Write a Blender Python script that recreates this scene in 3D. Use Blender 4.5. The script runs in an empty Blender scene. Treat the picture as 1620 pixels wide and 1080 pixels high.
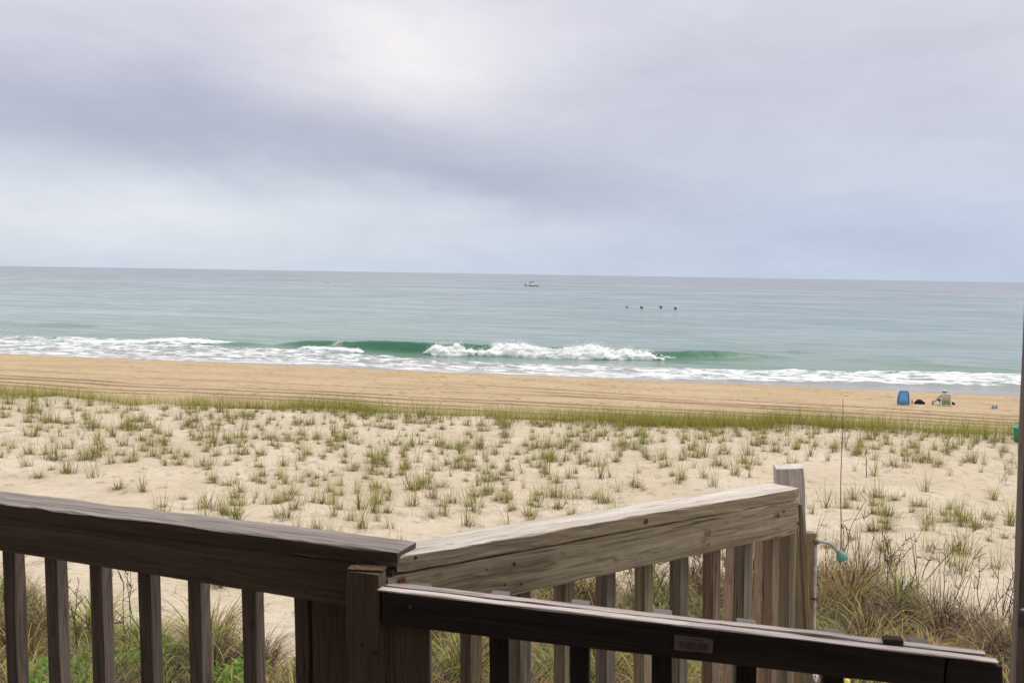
import bpy, bmesh, math, random
import numpy as np
from mathutils import Vector, Matrix
R = math.radians
random.seed(7); rng = np.random.default_rng(7)
scene = bpy.context.scene
C = scene.collection

# ------------------------------------------------------------------ camera
F = 1530.0; CX, CY = 810.0, 540.0            # focal length in pixels of the 1620x1080 photograph
CAMZ = 9.3
PITCH = math.atan(107/F); ROLL = math.atan(26/1620)
fw = Vector((0, math.cos(PITCH), -math.sin(PITCH)))
r0 = Vector((1, 0, 0)); u0 = r0.cross(fw)
rt = (r0*math.cos(ROLL) + u0*math.sin(ROLL)).normalized(); up = rt.cross(fw)
EYE = Vector((0, 0, CAMZ))
cd = bpy.data.cameras.new('camera'); cam = bpy.data.objects.new('camera', cd); C.objects.link(cam)
cam.matrix_world = Matrix(((rt.x, up.x, -fw.x, 0), (rt.y, up.y, -fw.y, 0), (rt.z, up.z, -fw.z, CAMZ), (0, 0, 0, 1)))
cd.sensor_width = 36; cd.lens = F/1620*36; cd.clip_start = 0.05; cd.clip_end = 60000
cd.dof.use_dof = True; cd.dof.focus_distance = 16; cd.dof.aperture_fstop = 16
scene.camera = cam
scene.view_settings.view_transform = 'Standard'; scene.view_settings.look = 'None'
scene.view_settings.exposure = 0.0; scene.view_settings.gamma = 1.0
scene.cycles.max_bounces = 8; scene.cycles.transparent_max_bounces = 8

def ray(px, py): return (fw + rt*((px-CX)/F) + up*((CY-py)/F))
def P(px, py, d): return EYE + ray(px, py)*d
def onplane(px, py, o, n):
    r = ray(px, py); return EYE + r*((o-EYE).dot(n)/r.dot(n))
def onz(px, py, z):
    r = ray(px, py); return EYE + r*((z-CAMZ)/r.z)

# ------------------------------------------------------------------ node helper
class NT:
    def __init__(s, nt): s.nt = nt; s.n = nt.nodes; s.l = nt.links
    def new(s, t, **k):
        n = s.n.new(t)
        for a, b in k.items(): setattr(n, a, b)
        return n
    def put(s, sock, v):
        if v is None: return
        if isinstance(v, bpy.types.NodeSocket): s.l.new(v, sock)
        else:
            if isinstance(v, (tuple, list)) and len(v) == 3 and sock.type == 'RGBA': v = (*v, 1)
            sock.default_value = v
    def m(s, op, a, b=None, c=None, clamp=False):
        n = s.new('ShaderNodeMath', operation=op); n.use_clamp = clamp
        s.put(n.inputs[0], a); s.put(n.inputs[1], b); s.put(n.inputs[2], c); return n.outputs[0]
    def v(s, op, a, b=None):
        n = s.new('ShaderNodeVectorMath', operation=op); s.put(n.inputs[0], a); s.put(n.inputs[1], b)
        return n.outputs['Value'] if op in ('DOT_PRODUCT', 'LENGTH') else n.outputs[0]
    def scale(s, a, f):
        n = s.new('ShaderNodeVectorMath', operation='MULTIPLY'); s.put(n.inputs[0], a); s.put(n.inputs[1], f); return n.outputs[0]
    def mix(s, f, a, b, mode='MIX'):
        n = s.new('ShaderNodeMix', data_type='RGBA', blend_type=mode); s.put(n.inputs[0], f); s.put(n.inputs[6], a); s.put(n.inputs[7], b); return n.outputs[2]
    def ramp(s, f, pts, interp='LINEAR'):
        n = s.new('ShaderNodeValToRGB'); cr = n.color_ramp; cr.interpolation = interp
        while len(cr.elements) < len(pts): cr.elements.new(0.5)
        for e, (p, c) in zip(cr.elements, pts):
            e.position = p; e.color = (*c, 1) if not isinstance(c, (int, float)) else (c, c, c, 1)
        s.put(n.inputs[0], f); return n.outputs[0]
    def rng(s, f, a, b, c=0.0, d=1.0, smooth=True):
        n = s.new('ShaderNodeMapRange'); n.interpolation_type = 'SMOOTHSTEP' if smooth else 'LINEAR'
        s.put(n.inputs[0], f)
        for i, q in enumerate((a, b, c, d)): s.put(n.inputs[i+1], q)
        return n.outputs[0]
    def noise(s, vec, scale=1.0, detail=4.0, rough=0.55, dist=0.0, w=None):
        n = s.new('ShaderNodeTexNoise')
        if w is not None: n.noise_dimensions = '4D'; s.put(n.inputs['W'], w)
        s.put(n.inputs['Vector'], vec); n.inputs['Scale'].default_value = scale
        n.inputs['Detail'].default_value = detail; n.inputs['Roughness'].default_value = rough
        n.inputs['Distortion'].default_value = dist; return n.outputs[0]
    def vor(s, vec, scale, feature='F1'):
        n = s.new('ShaderNodeTexVoronoi', feature=feature); s.put(n.inputs['Vector'], vec); n.inputs['Scale'].default_value = scale
        return n.outputs['Distance']
    def bump(s, h, dist, strength=1.0, nrm=None):
        n = s.new('ShaderNodeBump'); s.put(n.inputs['Height'], h); n.inputs['Distance'].default_value = dist
        n.inputs['Strength'].default_value = strength
        if nrm: s.put(n.inputs['Normal'], nrm)
        return n.outputs[0]
    def comb(s, x, y, z):
        n = s.new('ShaderNodeCombineXYZ'); s.put(n.inputs[0], x); s.put(n.inputs[1], y); s.put(n.inputs[2], z); return n.outputs[0]
    def sep(s, v):
        n = s.new('ShaderNodeSeparateXYZ'); s.put(n.inputs[0], v); return n.outputs
    def attr(s, name):
        return s.new('ShaderNodeAttribute', attribute_name=name)

# ------------------------------------------------------------------ world: overcast sky
SUN_EL, SUN_AZ = R(50), R(75)               # azimuth measured from +Y towards +X
w = bpy.data.worlds.new('World'); scene.world = w; w.use_nodes = True
k = NT(w.node_tree); k.n.clear()
sky = k.new('ShaderNodeTexSky', sky_type='NISHITA'); sky.sun_disc = False
sky.sun_elevation = SUN_EL; sky.sun_rotation = SUN_AZ
sky.air_density = 1.0; sky.dust_density = 3.0
tc = k.new('ShaderNodeTexCoord').outputs['Generated']
dx, dy, dz = k.sep(tc)
az = k.m('MULTIPLY', k.m('ARCTAN2', dx, dy), 57.29578)       # degrees right of the view
el = k.m('MULTIPLY', k.m('ARCSINE', dz), 57.29578)           # degrees up
nv = k.comb(k.m('MULTIPLY', az, 0.055), k.m('MULTIPLY', el, 0.12), 0.0)
n1 = k.noise(nv, 1.0, 7, 0.56, 0.5)
n2 = k.noise(k.comb(k.m('MULTIPLY', az, 0.05), k.m('MULTIPLY', el, 0.17), 3.7), 1.6, 8, 0.6, 0.3)
wob = k.m('MULTIPLY', k.m('SUBTRACT', n1, 0.5), 5.0)
azw = k.m('ADD', az, k.m('MULTIPLY', wob, 2.2)); elw = k.m('ADD', el, wob)
def blob(a0, e0, sa, se, slope=0.0):
    da = k.m('DIVIDE', k.m('SUBTRACT', azw, a0), sa)
    e1 = k.m('SUBTRACT', k.m('SUBTRACT', elw, e0), k.m('MULTIPLY', k.m('SUBTRACT', azw, a0), slope))
    de = k.m('DIVIDE', e1, se)
    q = k.m('ADD', k.m('MULTIPLY', da, da), k.m('MULTIPLY', de, de))
    return k.m('EXPONENT', k.m('MULTIPLY', q, -1.0))
base = k.ramp(k.m('DIVIDE', el, 90.0), [(0.0, (0.60, 0.67, 0.80)), (0.03, (0.62, 0.67, 0.79)), (0.08, (0.62, 0.65, 0.75)),
        (0.17, (0.69, 0.69, 0.78)), (0.35, (1.05, 1.03, 1.05)), (1.0, (1.9, 1.85, 1.8))])
col = base
def tint(col, f, c, amt): return k.mix(k.m('MULTIPLY', f, amt), col, c)
col = tint(col, blob(-24, 3.2, 22, 2.6), (0.78, 0.82, 0.86), 0.95)        # pale strip above the sea, left
col = tint(col, blob(22, 2.0, 16, 3.5), (0.52, 0.60, 0.78), 0.75)        # bluer low right
col = tint(col, blob(-20, 8.6, 19, 2.7, -0.05), (0.44, 0.465, 0.595), 0.85)   # dark bank left
col = tint(col, blob(-3, 5.8, 12, 2.0, -0.16), (0.42, 0.46, 0.60), 0.75)    # its tail
col = tint(col, blob(14, 9.5, 14, 2.6, 0.0), (0.55, 0.57, 0.68), 0.5)
col = tint(col, blob(-7.5, 13.2, 8.0, 4.3, -0.15), (0.95, 0.91, 0.92), 0.85)  # thin bright spot
col = tint(col, blob(-25, 15.0, 13, 3.4), (0.74, 0.73, 0.83), 0.7)
n3 = k.noise(k.comb(k.m('MULTIPLY', az, 0.25), k.m('MULTIPLY', el, 0.7), 8.0), 1.0, 7, 0.62, 0.8)
var = k.m('ADD', k.m('ADD', k.m('MULTIPLY', k.m('SUBTRACT', n2, 0.5), 0.30), k.m('MULTIPLY', k.m('SUBTRACT', n3, 0.5), 0.10)), 1.0)
col = k.scale(col, k.comb(var, var, k.m('ADD', k.m('MULTIPLY', k.m('SUBTRACT', var, 1.0), 0.8), 1.0)))
fin = k.mix(0.03, col, k.scale(sky.outputs[0], (0.12, 0.12, 0.12)))
bg = k.new('ShaderNodeBackground'); k.put(bg.inputs[0], fin); bg.inputs[1].default_value = 1.0
wo = k.new('ShaderNodeOutputWorld'); k.l.new(bg.outputs[0], wo.inputs[0])

sl = bpy.data.lights.new('sun', 'SUN'); sl.energy = 1.45; sl.angle = R(14); sl.color = (1, 0.95, 0.87)
so = bpy.data.objects.new('sun', sl); C.objects.link(so)
sd = Vector((math.sin(SUN_AZ)*math.cos(SUN_EL), math.cos(SUN_AZ)*math.cos(SUN_EL), math.sin(SUN_EL)))
so.rotation_euler = sd.to_track_quat('Z', 'Y').to_euler(); so.location = (0, 0, 60)

# ------------------------------------------------------------------ object helpers
def tag(o, label=None, cat=None, group=None, kind=None):
    if label: o['label'] = label
    if cat: o['category'] = cat
    if group: o['group'] = group
    if kind: o['kind'] = kind
    return o
def empty(name, loc, label=None, cat=None, group=None):
    o = bpy.data.objects.new(name, None); o.empty_display_size = 0.2; C.objects.link(o); o.location = loc
    return tag(o, label, cat, group)
def link(name, me, mat=None, parent=None, mw=None):
    o = bpy.data.objects.new(name, me); C.objects.link(o)
    if mat: 
        if not me.materials: me.materials.append(mat)
    if mw is not None: o.matrix_world = mw
    if parent is not None:
        bpy.context.view_layer.update()
        o.parent = parent
        pm = Matrix.Translation(parent.location) @ parent.rotation_euler.to_matrix().to_4x4()
        o.matrix_parent_inverse = pm.inverted()
    return o
def mesh_np(name, V, Fq, smooth=False, attrs=None):
    """V (n,3); Fq (m,k) all faces with k corners"""
    V = np.asarray(V, dtype=np.float32); Fq = np.asarray(Fq, dtype=np.int32)
    me = bpy.data.meshes.new(name); me.vertices.add(len(V)); me.vertices.foreach_set('co', V.ravel())
    kk = Fq.shape[1]; me.loops.add(Fq.size); me.loops.foreach_set('vertex_index', Fq.ravel())
    me.polygons.add(len(Fq)); me.polygons.foreach_set('loop_start', np.arange(0, Fq.size, kk, dtype=np.int32))
    me.polygons.foreach_set('loop_total', np.full(len(Fq), kk, dtype=np.int32))
    me.polygons.foreach_set('use_smooth', np.full(len(Fq), smooth, dtype=bool))
    for n, a in (attrs or {}).items():
        at = me.attributes.new(n, 'FLOAT', 'POINT'); at.data.foreach_set('value', np.asarray(a, dtype=np.float32))
    me.update(calc_edges=True); return me
def grid_faces(nu, nv):
    i = np.arange(nu-1)[:, None]*nv + np.arange(nv-1)[None, :]
    return np.stack([i, i+nv, i+nv+1, i+1], -1).reshape(-1, 4)

# numpy value noise
_T = rng.random(4096)
def _h(ix, iy): return _T[((ix*73856093) ^ (iy*19349663)) & 4095]
def vn(x, y):
    x = np.asarray(x, float); y = np.asarray(y, float)
    ix = np.floor(x).astype(np.int64); iy = np.floor(y).astype(np.int64); fx = x-ix; fy = y-iy
    fx = fx*fx*(3-2*fx); fy = fy*fy*(3-2*fy)
    return (_h(ix, iy)*(1-fx)+_h(ix+1, iy)*fx)*(1-fy) + (_h(ix, iy+1)*(1-fx)+_h(ix+1, iy+1)*fx)*fy
def fbm(x, y, o=4):
    s = 0; a = 0.5
    for i in range(o): s = s + a*(vn(x*2**i+17.3*i, y*2**i+9.1*i)-0.5); a *= 0.55
    return s
def sst(x, a, b):
    q = np.clip((x-a)/(b-a), 0, 1); return q*q*(3-2*q)

# ------------------------------------------------------------------ terrain height
CS, SN = math.cos(R(14)), math.sin(R(14))
def st(X, Y): return X*CS - Y*SN, X*SN + Y*CS          # along shore, across shore
SHORE = 83.4
def ground_z(X, Y):
    X = np.asarray(X, float); Y = np.asarray(Y, float)
    s, t = st(X, Y)
    beach = 0.3 + (SHORE - t)*0.042
    beach = np.where(t < 62, 0.3+(SHORE-62)*0.042 + (62-t)*0.03, beach) + 0.05*fbm(s*0.12, t*0.3, 3)
    beach = np.where(t > SHORE, 0.3-(t-SHORE)*0.05, beach); beach = np.maximum(beach, -2.5)
    q = Y + 0.1*X + 1.6*fbm(X*0.06+3, Y*0.03, 2)
    zd = np.interp(q, [-50, 6, 12, 22, 34, 39.5, 41.0, 43.5, 47.5, 52, 60], [4.9, 4.9, 4.65, 4.05, 3.42, 3.22, 3.12, 2.5, 1.9, 1.3, -6.0])
    und = 0.55*fbm(X*0.16+5, Y*0.16, 4)*sst(q, 8, 16) + (0.16*fbm(X*0.9, Y*0.9, 3)+0.07*fbm(X*2.7, Y*2.7, 2))*sst(q, 8, 14)
    zd = zd + 0.018*np.maximum(-X, 0)*sst(q, 15, 36)*(1-sst(q, 42, 50))
    zd = zd + und*(1-sst(q, 42, 50))
    e = 0.25
    m = np.maximum(zd, beach); return m + e*np.exp(-np.abs(zd-beach)/e)*0.5
def gz(x, y): return float(ground_z(x, y))
def G(px, py):
    r = ray(px, py); lo = 6.0
    d = 6.0
    while d < 400:
        p = EYE + r*d
        if p.z < gz(p.x, p.y): break
        d *= 1.01
    lo, hi = d/1.01, d
    for _ in range(12):
        m = (lo+hi)/2; p = EYE + r*m
        if p.z < gz(p.x, p.y): hi = m
        else: lo = m
    return EYE + r*hi

def axis(pts):
    out = []
    for a, b, step in pts: out.append(np.arange(a, b, step))
    return np.concatenate(out + [np.array([pts[-1][1]])])
xs = axis([(-9000, -1500, 1500), (-1500, -300, 150), (-300, -70, 10), (-70, -30, 1.0), (-30, 32, 0.22), (32, 70, 1.0), (70, 300, 10), (300, 1500, 150), (1500, 9000, 1500)])
ys = axis([(-3000, -300, 300), (-300, -30, 15), (-30, 8, 1.0), (8, 48, 0.18), (48, 90, 0.3), (90, 160, 5), (160, 1000, 80), (1000, 20000, 1900)])
XX, YY = np.meshgrid(xs, ys, indexing='ij'); ZZ = ground_z(XX, YY)
gm = mesh_np('sand', np.stack([XX, YY, ZZ], -1).reshape(-1, 3), grid_faces(len(xs), len(ys)), True)

def mat(name):
    m = bpy.data.materials.new(name); m.use_nodes = True; kk = NT(m.node_tree); kk.n.clear()
    b = kk.new('ShaderNodeBsdfPrincipled'); o = kk.new('ShaderNodeOutputMaterial'); kk.l.new(b.outputs[0], o.inputs[0])
    return m, kk, b, o
def simple(name, c, rough=0.6, metal=0.0, var=0.12, scale=20.0):
    m, kk, b, o = mat(name)
    t = kk.new('ShaderNodeTexCoord').outputs['Object']
    n = kk.noise(t, scale, 4)
    f = kk.rng(n, 0.3, 0.7, 1-var, 1+var)
    kk.put(b.inputs['Base Color'], kk.scale((c[0], c[1], c[2]), kk.comb(f, f, f)))
    b.inputs['Roughness'].default_value = rough; b.inputs['Metallic'].default_value = metal
    kk.put(b.inputs['Normal'], kk.bump(n, 0.002, 0.3))
    return m

# sand
ms, kk, b, o = mat('sand')
pos = kk.new('ShaderNodeNewGeometry').outputs['Position']
S_ = kk.v('DOT_PRODUCT', pos, (CS, -SN, 0)); T_ = kk.v('DOT_PRODUCT', pos, (SN, CS, 0))
Q_ = kk.v('DOT_PRODUCT', pos, (0.1, 1, 0))
nA = kk.noise(pos, 0.35, 5, 0.6); nB = kk.noise(pos, 3.0, 6, 0.6); nC = kk.noise(pos, 60.0, 3, 0.6)
dune = kk.mix(kk.rng(nA, 0.35, 0.65), (0.61, 0.515, 0.395), (0.54, 0.44, 0.32))
beachc = kk.mix(kk.rng(kk.noise(kk.comb(kk.m('MULTIPLY', S_, 0.12), kk.m('MULTIPLY', T_, 0.25), 0), 1, 7, 0.65), 0.35, 0.7), (0.51, 0.385, 0.24), (0.43, 0.31, 0.18))
fb = kk.rng(kk.m('ADD', Q_, kk.m('MULTIPLY', nA, 6.0)), 46, 52)
colr = kk.mix(fb, dune, beachc)
# debris specks and footprint shadows, painted as streaky dark marks on the beach
stv = kk.comb(kk.m('MULTIPLY', S_, 0.7), kk.m('MULTIPLY', T_, 0.55), 0.0)
sp = kk.noise(stv, 1.0, 5, 0.7); spk = kk.rng(sp, 0.54, 0.64)
sp2 = kk.rng(kk.vor(kk.comb(kk.m('MULTIPLY', S_, 1.1), kk.m('MULTIPLY', T_, 0.42), 0), 1.0), 0.14, 0.26, 1, 0)
sp2 = kk.m('MULTIPLY', sp2, kk.rng(kk.noise(kk.comb(kk.m('MULTIPLY', S_, 0.5), kk.m('MULTIPLY', T_, 0.4), 4), 1.0, 3), 0.4, 0.6))
colr = kk.mix(kk.m('MULTIPLY', kk.m('MULTIPLY', spk, fb), 0.5), colr, (0.30, 0.19, 0.10))
colr = kk.mix(kk.m('MULTIPLY', kk.m('MULTIPLY', sp2, fb), 0.7), colr, (0.24, 0.16, 0.09))
# tyre tracks along the beach
tw = kk.m('ADD', T_, kk.m('MULTIPLY', kk.noise(kk.comb(kk.m('MULTIPLY', S_, 0.03), 0.0, 0.0), 1.0, 2), 7.0))
trk = None
for c0, wd in ((56.2, 0.25), (58.0, 0.3), (60.4, 0.38), (62.1, 0.38), (66.8, 0.16)):
    f = kk.rng(kk.m('ABSOLUTE', kk.m('SUBTRACT', tw, c0)), wd*0.5, wd*1.6, 1, 0)
    trk = f if trk is None else kk.m('MAXIMUM', trk, f)
tw2 = kk.m('ADD', tw, kk.m('MULTIPLY', S_, 0.16))
for c0, wd in ((65.6, 0.42), (67.6, 0.42), (70.2, 0.25)):
    f = kk.m('MULTIPLY', kk.rng(kk.m('ABSOLUTE', kk.m('SUBTRACT', tw2, c0)), wd*0.5, wd*1.6, 1, 0), kk.rng(S_, -28, -12))
    trk = kk.m('MAXIMUM', trk, f)
trk = kk.m('MULTIPLY', kk.m('MULTIPLY', trk, kk.rng(kk.noise(kk.comb(kk.m('MULTIPLY', S_, 0.10), T_, 0), 1, 4), 0.36, 0.54)), fb)
colr = kk.mix(kk.m('MULTIPLY', trk, 0.9), colr, (0.19, 0.12, 0.07))
# damp band at the water's edge
wet = kk.rng(kk.m('ADD', T_, kk.m('MULTIPLY', kk.m('SUBTRACT', nA, 0.5), 1.5)), 82.6, 83.6)
colr = kk.mix(kk.m('MULTIPLY', wet, 0.6), colr, (0.34, 0.25, 0.17))
# debris and litter in the dune
deb = kk.m('MULTIPLY', kk.rng(kk.noise(pos, 9.0, 5, 0.7), 0.66, 0.74), kk.m('SUBTRACT', 1.0, fb))
colr = kk.mix(kk.m('MULTIPLY', deb, 0.55), colr, (0.27, 0.19, 0.10))
gr = kk.rng(nC, 0.3, 0.7, 0.92, 1.07); gr2 = kk.rng(nB, 0.3, 0.7, 0.93, 1.06); g_ = kk.m('MULTIPLY', gr, gr2)
kk.put(b.inputs['Base Color'], kk.scale(colr, kk.comb(g_, g_, g_)))
kk.put(b.inputs['Roughness'], kk.rng(wet, 0, 1, 0.9, 0.35))
b.inputs['Specular IOR Level'].default_value = 0.25
foot = kk.rng(kk.vor(kk.v('ADD', pos, kk.scale(kk.comb(nA, nB, 0), (1.5, 1.5, 0))), 2.2), 0.05, 0.30)
rip = kk.noise(kk.scale(pos, (2.0, 6.5, 1)), 1.4, 4, 0.6, 1.2)
hgt = kk.m('ADD', kk.m('ADD', kk.m('MULTIPLY', nB, 0.6), kk.m('MULTIPLY', foot, 0.35)), kk.m('ADD', kk.m('MULTIPLY', rip, 0.35), kk.m('MULTIPLY', trk, -0.8)))
nb = kk.bump(hgt, 0.17, 0.9)
kk.put(b.inputs['Normal'], kk.bump(nC, 0.012, 0.5, nb))
gm.materials.append(ms)
ground = bpy.data.objects.new('sand', gm); C.objects.link(ground); tag(ground, 'pale dune sand running down to the tan beach', 'sand', kind='structure')

# ------------------------------------------------------------------ sea
def ctl(pts, z=0.1):
    a = sorted(st(*onz(x, y, z)[:2]) for x, y in pts); return [p[0] for p in a], [p[1] for p in a]
BR = ctl([(-60, 546), (240, 545), (380, 547), (500, 552), (600, 557), (700, 562), (800, 563), (900, 567), (1000, 569), (1085, 569), (1150, 568), (1230, 566), (1500, 566), (1900, 570)])
def px2s(x, y=560): return st(*onz(x, y, 0.1)[:2])[0]
AS = [px2s(x) for x in (200, 262, 300, 345, 385, 450, 520, 580, 650, 760, 900, 1020, 1090, 1150, 1215, 1270)]
AH = [0, 0.4, 0.35, 0.2, 0.7, 0.95, 1.15, 1.35, 1.35, 1.2, 1.1, 0.95, 1.0, 0.85, 0.3, 0]
ss = axis([(-16000, -2000, 2000), (-2000, -400, 100), (-400, -110, 8), (-110, 85, 0.33), (85, 400, 8), (400, 2000, 100), (2000, 16000, 2000)])
ts = axis([(SHORE-1.5, 98, 0.16), (98, 118, 0.12), (118, 150, 0.4), (150, 260, 1.4), (260, 900, 12), (900, 24000, 900)])
SS, TT = np.meshgrid(ss, ts, indexing='ij')
lip = SHORE + 0.9*fbm(SS*0.09, SS*0+1.0, 3)*2
zs = 0.30*np.exp(-np.maximum(TT-lip, 0)/5.5)
edge = sst(TT, lip-0.05, lip+0.35)
near = np.exp(-(np.maximum(TT-100, 0)/60)**2)
zs = zs + near*sst(TT, SHORE, SHORE+8)*(0.10*fbm(SS*0.10, TT*0.55, 4) + 0.10*fbm(SS*0.03+4, TT*0.13, 3))
tb = np.interp(SS, *BR) + 1.0
A = np.interp(SS, AS, AH)*(1+0.35*fbm(SS*0.35, SS*0+2, 3))
u = TT - tb + 0.7*fbm(SS*0.12, SS*0, 3)
prof = np.where(u < 0, np.exp(-(u/0.55)**2), np.exp(-(u/4.2)**2))
zs = zs + A*prof*(1+0.10*fbm(SS*1.3, TT*1.5, 3))
# later smaller swells behind
def swell(px0, px1, y, a, wdt):
    global zs
    s0, t0 = st(*onz(px0, y[0], 0)[:2]); s1, t1 = st(*onz(px1, y[1], 0)[:2])
    f = (SS-s0)/(s1-s0); tt = t0 + (t1-t0)*f + 1.5*fbm(SS*0.04+px0, SS*0, 3)
    e = sst(f, -0.1, 0.25)*(1-sst(f, 0.75, 1.1)); u = TT-tt
    zs = zs + a*e*np.where(u < 0, np.exp(-(u/(wdt*0.3))**2), np.exp(-(u/(wdt))**2))*(0.7+0.8*fbm(SS*0.15, SS*0+px0, 2))
swell(-80, 160, (512, 516), 0.45, 3.5); swell(1130, 1400, (541, 544), 0.28, 3); swell(1380, 1640, (575, 588), 0.3, 2.0)
swell(900, 1300, (575, 583), 0.12, 2.0); swell(1290, 1500, (566, 574), 0.2, 2); swell(1240, 1330, (556, 562), 0.2, 2)
# foam attribute: bands between an upper and a lower curve
def band(up_pts, lo_pts, soft=1.0):
    u_ = ctl(up_pts); l_ = ctl(lo_pts)
    return sst(TT, np.interp(SS, *l_)-soft, np.interp(SS, *l_)+soft)*(1-sst(TT, np.interp(SS, *u_)-soft, np.interp(SS, *u_)+soft))
foam = np.zeros_like(SS)
f1 = band([(-80, 531), (0, 531), (120, 532), (250, 541), (400, 551), (550, 552), (600, 558), (640, 566), (700, 572), (1000, 580), (1100, 583), (1300, 586), (1620, 590), (1800, 592)],
          [(-80, 562), (0, 566), (200, 572), (400, 578), (560, 582), (700, 594), (900, 600), (1100, 602), (1300, 606), (1620, 613), (1800, 616)], 1.2)
thick = np.interp(SS, [px2s(x) for x in (-80, 100, 300, 480, 600, 760, 1000, 1200, 1600)], [0.80, 0.80, 0.80, 0.82, 0.80, 0.80, 0.84, 0.88, 0.92])
foam = np.maximum(foam, f1*thick)
f2 = band([(-80, 530), (1800, 530)], [(-80, 700), (1800, 700)], 1.0)
foam = np.maximum(foam, 0.45*sst(TT, lip, lip+0.5)*(1-sst(TT, SHORE+8, SHORE+16))*(1-sst(SS, px2s(900), px2s(1250))))
foam = np.maximum(foam, 0.42*np.exp(-((TT-tb+3.2)/2.2)**2)*sst(SS, px2s(560), px2s(680))*(1-sst(SS, px2s(1040), px2s(1095))))
foam = np.maximum(foam, 0.7*np.exp(-((TT-lip-0.3)/0.35)**2)*(1-sst(SS, px2s(1000), px2s(1300))))
hole = np.exp(-((SS-px2s(566))/4.0)**2)*np.exp(-((TT-tb+1.5)/3.0)**2)
foam = foam*(1-0.8*hole)
zs = zs + foam*sst(foam, 0.4, 0.8)*(0.16+0.55*fbm(SS*0.5, TT*1.4, 4))*sst(TT, SHORE+2, SHORE+9)
zs = np.where(TT < lip, ground_z(SS*CS+TT*SN, -SS*SN+TT*CS)-0.03, zs+0.012)
sm = mesh_np('sea', np.stack([SS, TT, zs], -1).reshape(-1, 3), grid_faces(len(ss), len(ts)), True,
             {'foam': foam.ravel(), 'face': np.clip(A*np.where(u < 0.4, np.exp(-((u-0.1)/1.3)**2), np.exp(-((u-0.4)/1.5)**2)), 0, 1).ravel()})
mw_, kk, b, o = mat('sea water')
oc = kk.new('ShaderNodeTexCoord').outputs['Object']; s_, t_, z_ = kk.sep(oc)
lg = kk.noise(kk.comb(kk.m('MULTIPLY', s_, 0.006), kk.m('MULTIPLY', kk.m('LOGARITHM', kk.m('MAXIMUM', t_, 10.0), 2.718), 9.0), 0.0), 1.0, 5, 0.6)
deep = kk.ramp(kk.rng(t_, 95, 900, smooth=False), [(0, (0.125, 0.22, 0.165)), (0.10, (0.10, 0.19, 0.155)), (0.35, (0.07, 0.15, 0.14)), (1, (0.13, 0.17, 0.19))])
wc = kk.mix(kk.rng(lg, 0.35, 0.65), deep, kk.scale(deep, (1.35, 1.18, 1.2)))
def sl(a_, c_, w_): return kk.noise(kk.comb(kk.m('DIVIDE', s_, a_), kk.m('DIVIDE', t_, c_), w_), 1.0, 5, 0.6, 0.5)
sk = kk.m('ADD', kk.m('ADD', kk.m('MULTIPLY', sl(10.0, 3.0, 1.0), kk.rng(t_, 100, 500, 0.6, 0.1)), kk.m('MULTIPLY', sl(38.0, 13.0, 2.0), kk.rng(t_, 100, 500, 0.4, 0.5))), kk.m('MULTIPLY', sl(170.0, 90.0, 3.0), kk.rng(t_, 200, 700, 0.0, 0.5)))
skd = kk.m('DIVIDE', sk, kk.m('ADD', kk.m('ADD', kk.rng(t_, 100, 500, 0.6, 0.1), kk.rng(t_, 100, 500, 0.4, 0.5)), kk.rng(t_, 200, 700, 0.0, 0.5)))
slick = kk.rng(skd, 0.45, 0.58)
wc = kk.mix(slick, wc, kk.mix(kk.rng(t_, 100, 700), (0.235, 0.295, 0.27), (0.25, 0.27, 0.29)))  # slick streaks lightened: their brighter sky reflection put into the base colour
wc = kk.mix(kk.attr('face').outputs['Fac'], wc, (0.05, 0.165, 0.10))
sh = kk.rng(t_, SHORE, SHORE+22, 1, 0)
wc = kk.mix(kk.m('MULTIPLY', sh, 0.9), wc, (0.30, 0.29, 0.28))
fa = kk.attr('foam').outputs['Fac']
fn = kk.noise(kk.comb(kk.m('MULTIPLY', s_, 0.5), kk.m('MULTIPLY', t_, 1.1), 0), 1.0, 8, 0.7, 0.6)
fn2 = kk.noise(kk.comb(kk.m('MULTIPLY', s_, 0.12), kk.m('MULTIPLY', t_, 0.9), 2.0), 1.0, 4, 0.6)
fsum = kk.m('ADD', kk.m('ADD', kk.m('MULTIPLY', fn, 1.3), kk.m('MULTIPLY', fn2, 0.7)), kk.m('MULTIPLY', fa, 0.9))
fm = kk.m('MULTIPLY', kk.rng(fsum, 1.55, 1.82), kk.rng(fa, 0.08, 0.3))
kk.put(b.inputs['Base Color'], kk.mix(fm, wc, kk.mix(kk.rng(fn, 0.35, 0.6), (0.50, 0.54, 0.56), (0.80, 0.81, 0.82))))
rr = kk.m('ADD', kk.m('ADD', kk.m('MULTIPLY', fm, 0.6), kk.rng(t_, 90, 1200, 0.14, 0.26)), kk.m('MULTIPLY', slick, -0.05))
kk.put(b.inputs['Roughness'], kk.m('ADD', rr, kk.m('MULTIPLY', kk.attr('face').outputs['Fac'], 0.45))); b.inputs['IOR'].default_value = 1.33
w1 = kk.noise(kk.comb(kk.m('MULTIPLY', s_, 0.45), kk.m('MULTIPLY', t_, 1.6), 0), 1.0, 7, 0.62, 0.4)
w2 = kk.noise(kk.comb(kk.m('MULTIPLY', s_, 0.09), kk.m('MULTIPLY', t_, 0.26), 5), 1.0, 6, 0.65, 0.3)
w3 = kk.noise(kk.comb(kk.m('MULTIPLY', s_, 0.012), kk.m('MULTIPLY', t_, 0.05), 9), 1.0, 5, 0.6, 0.3)
calm = kk.rng(kk.noise(kk.comb(kk.m('MULTIPLY', s_, 0.004), kk.m('MULTIPLY', t_, 0.03), 1), 1.0, 4, 0.55), 0.35, 0.65, 0.45, 1.2)
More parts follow.
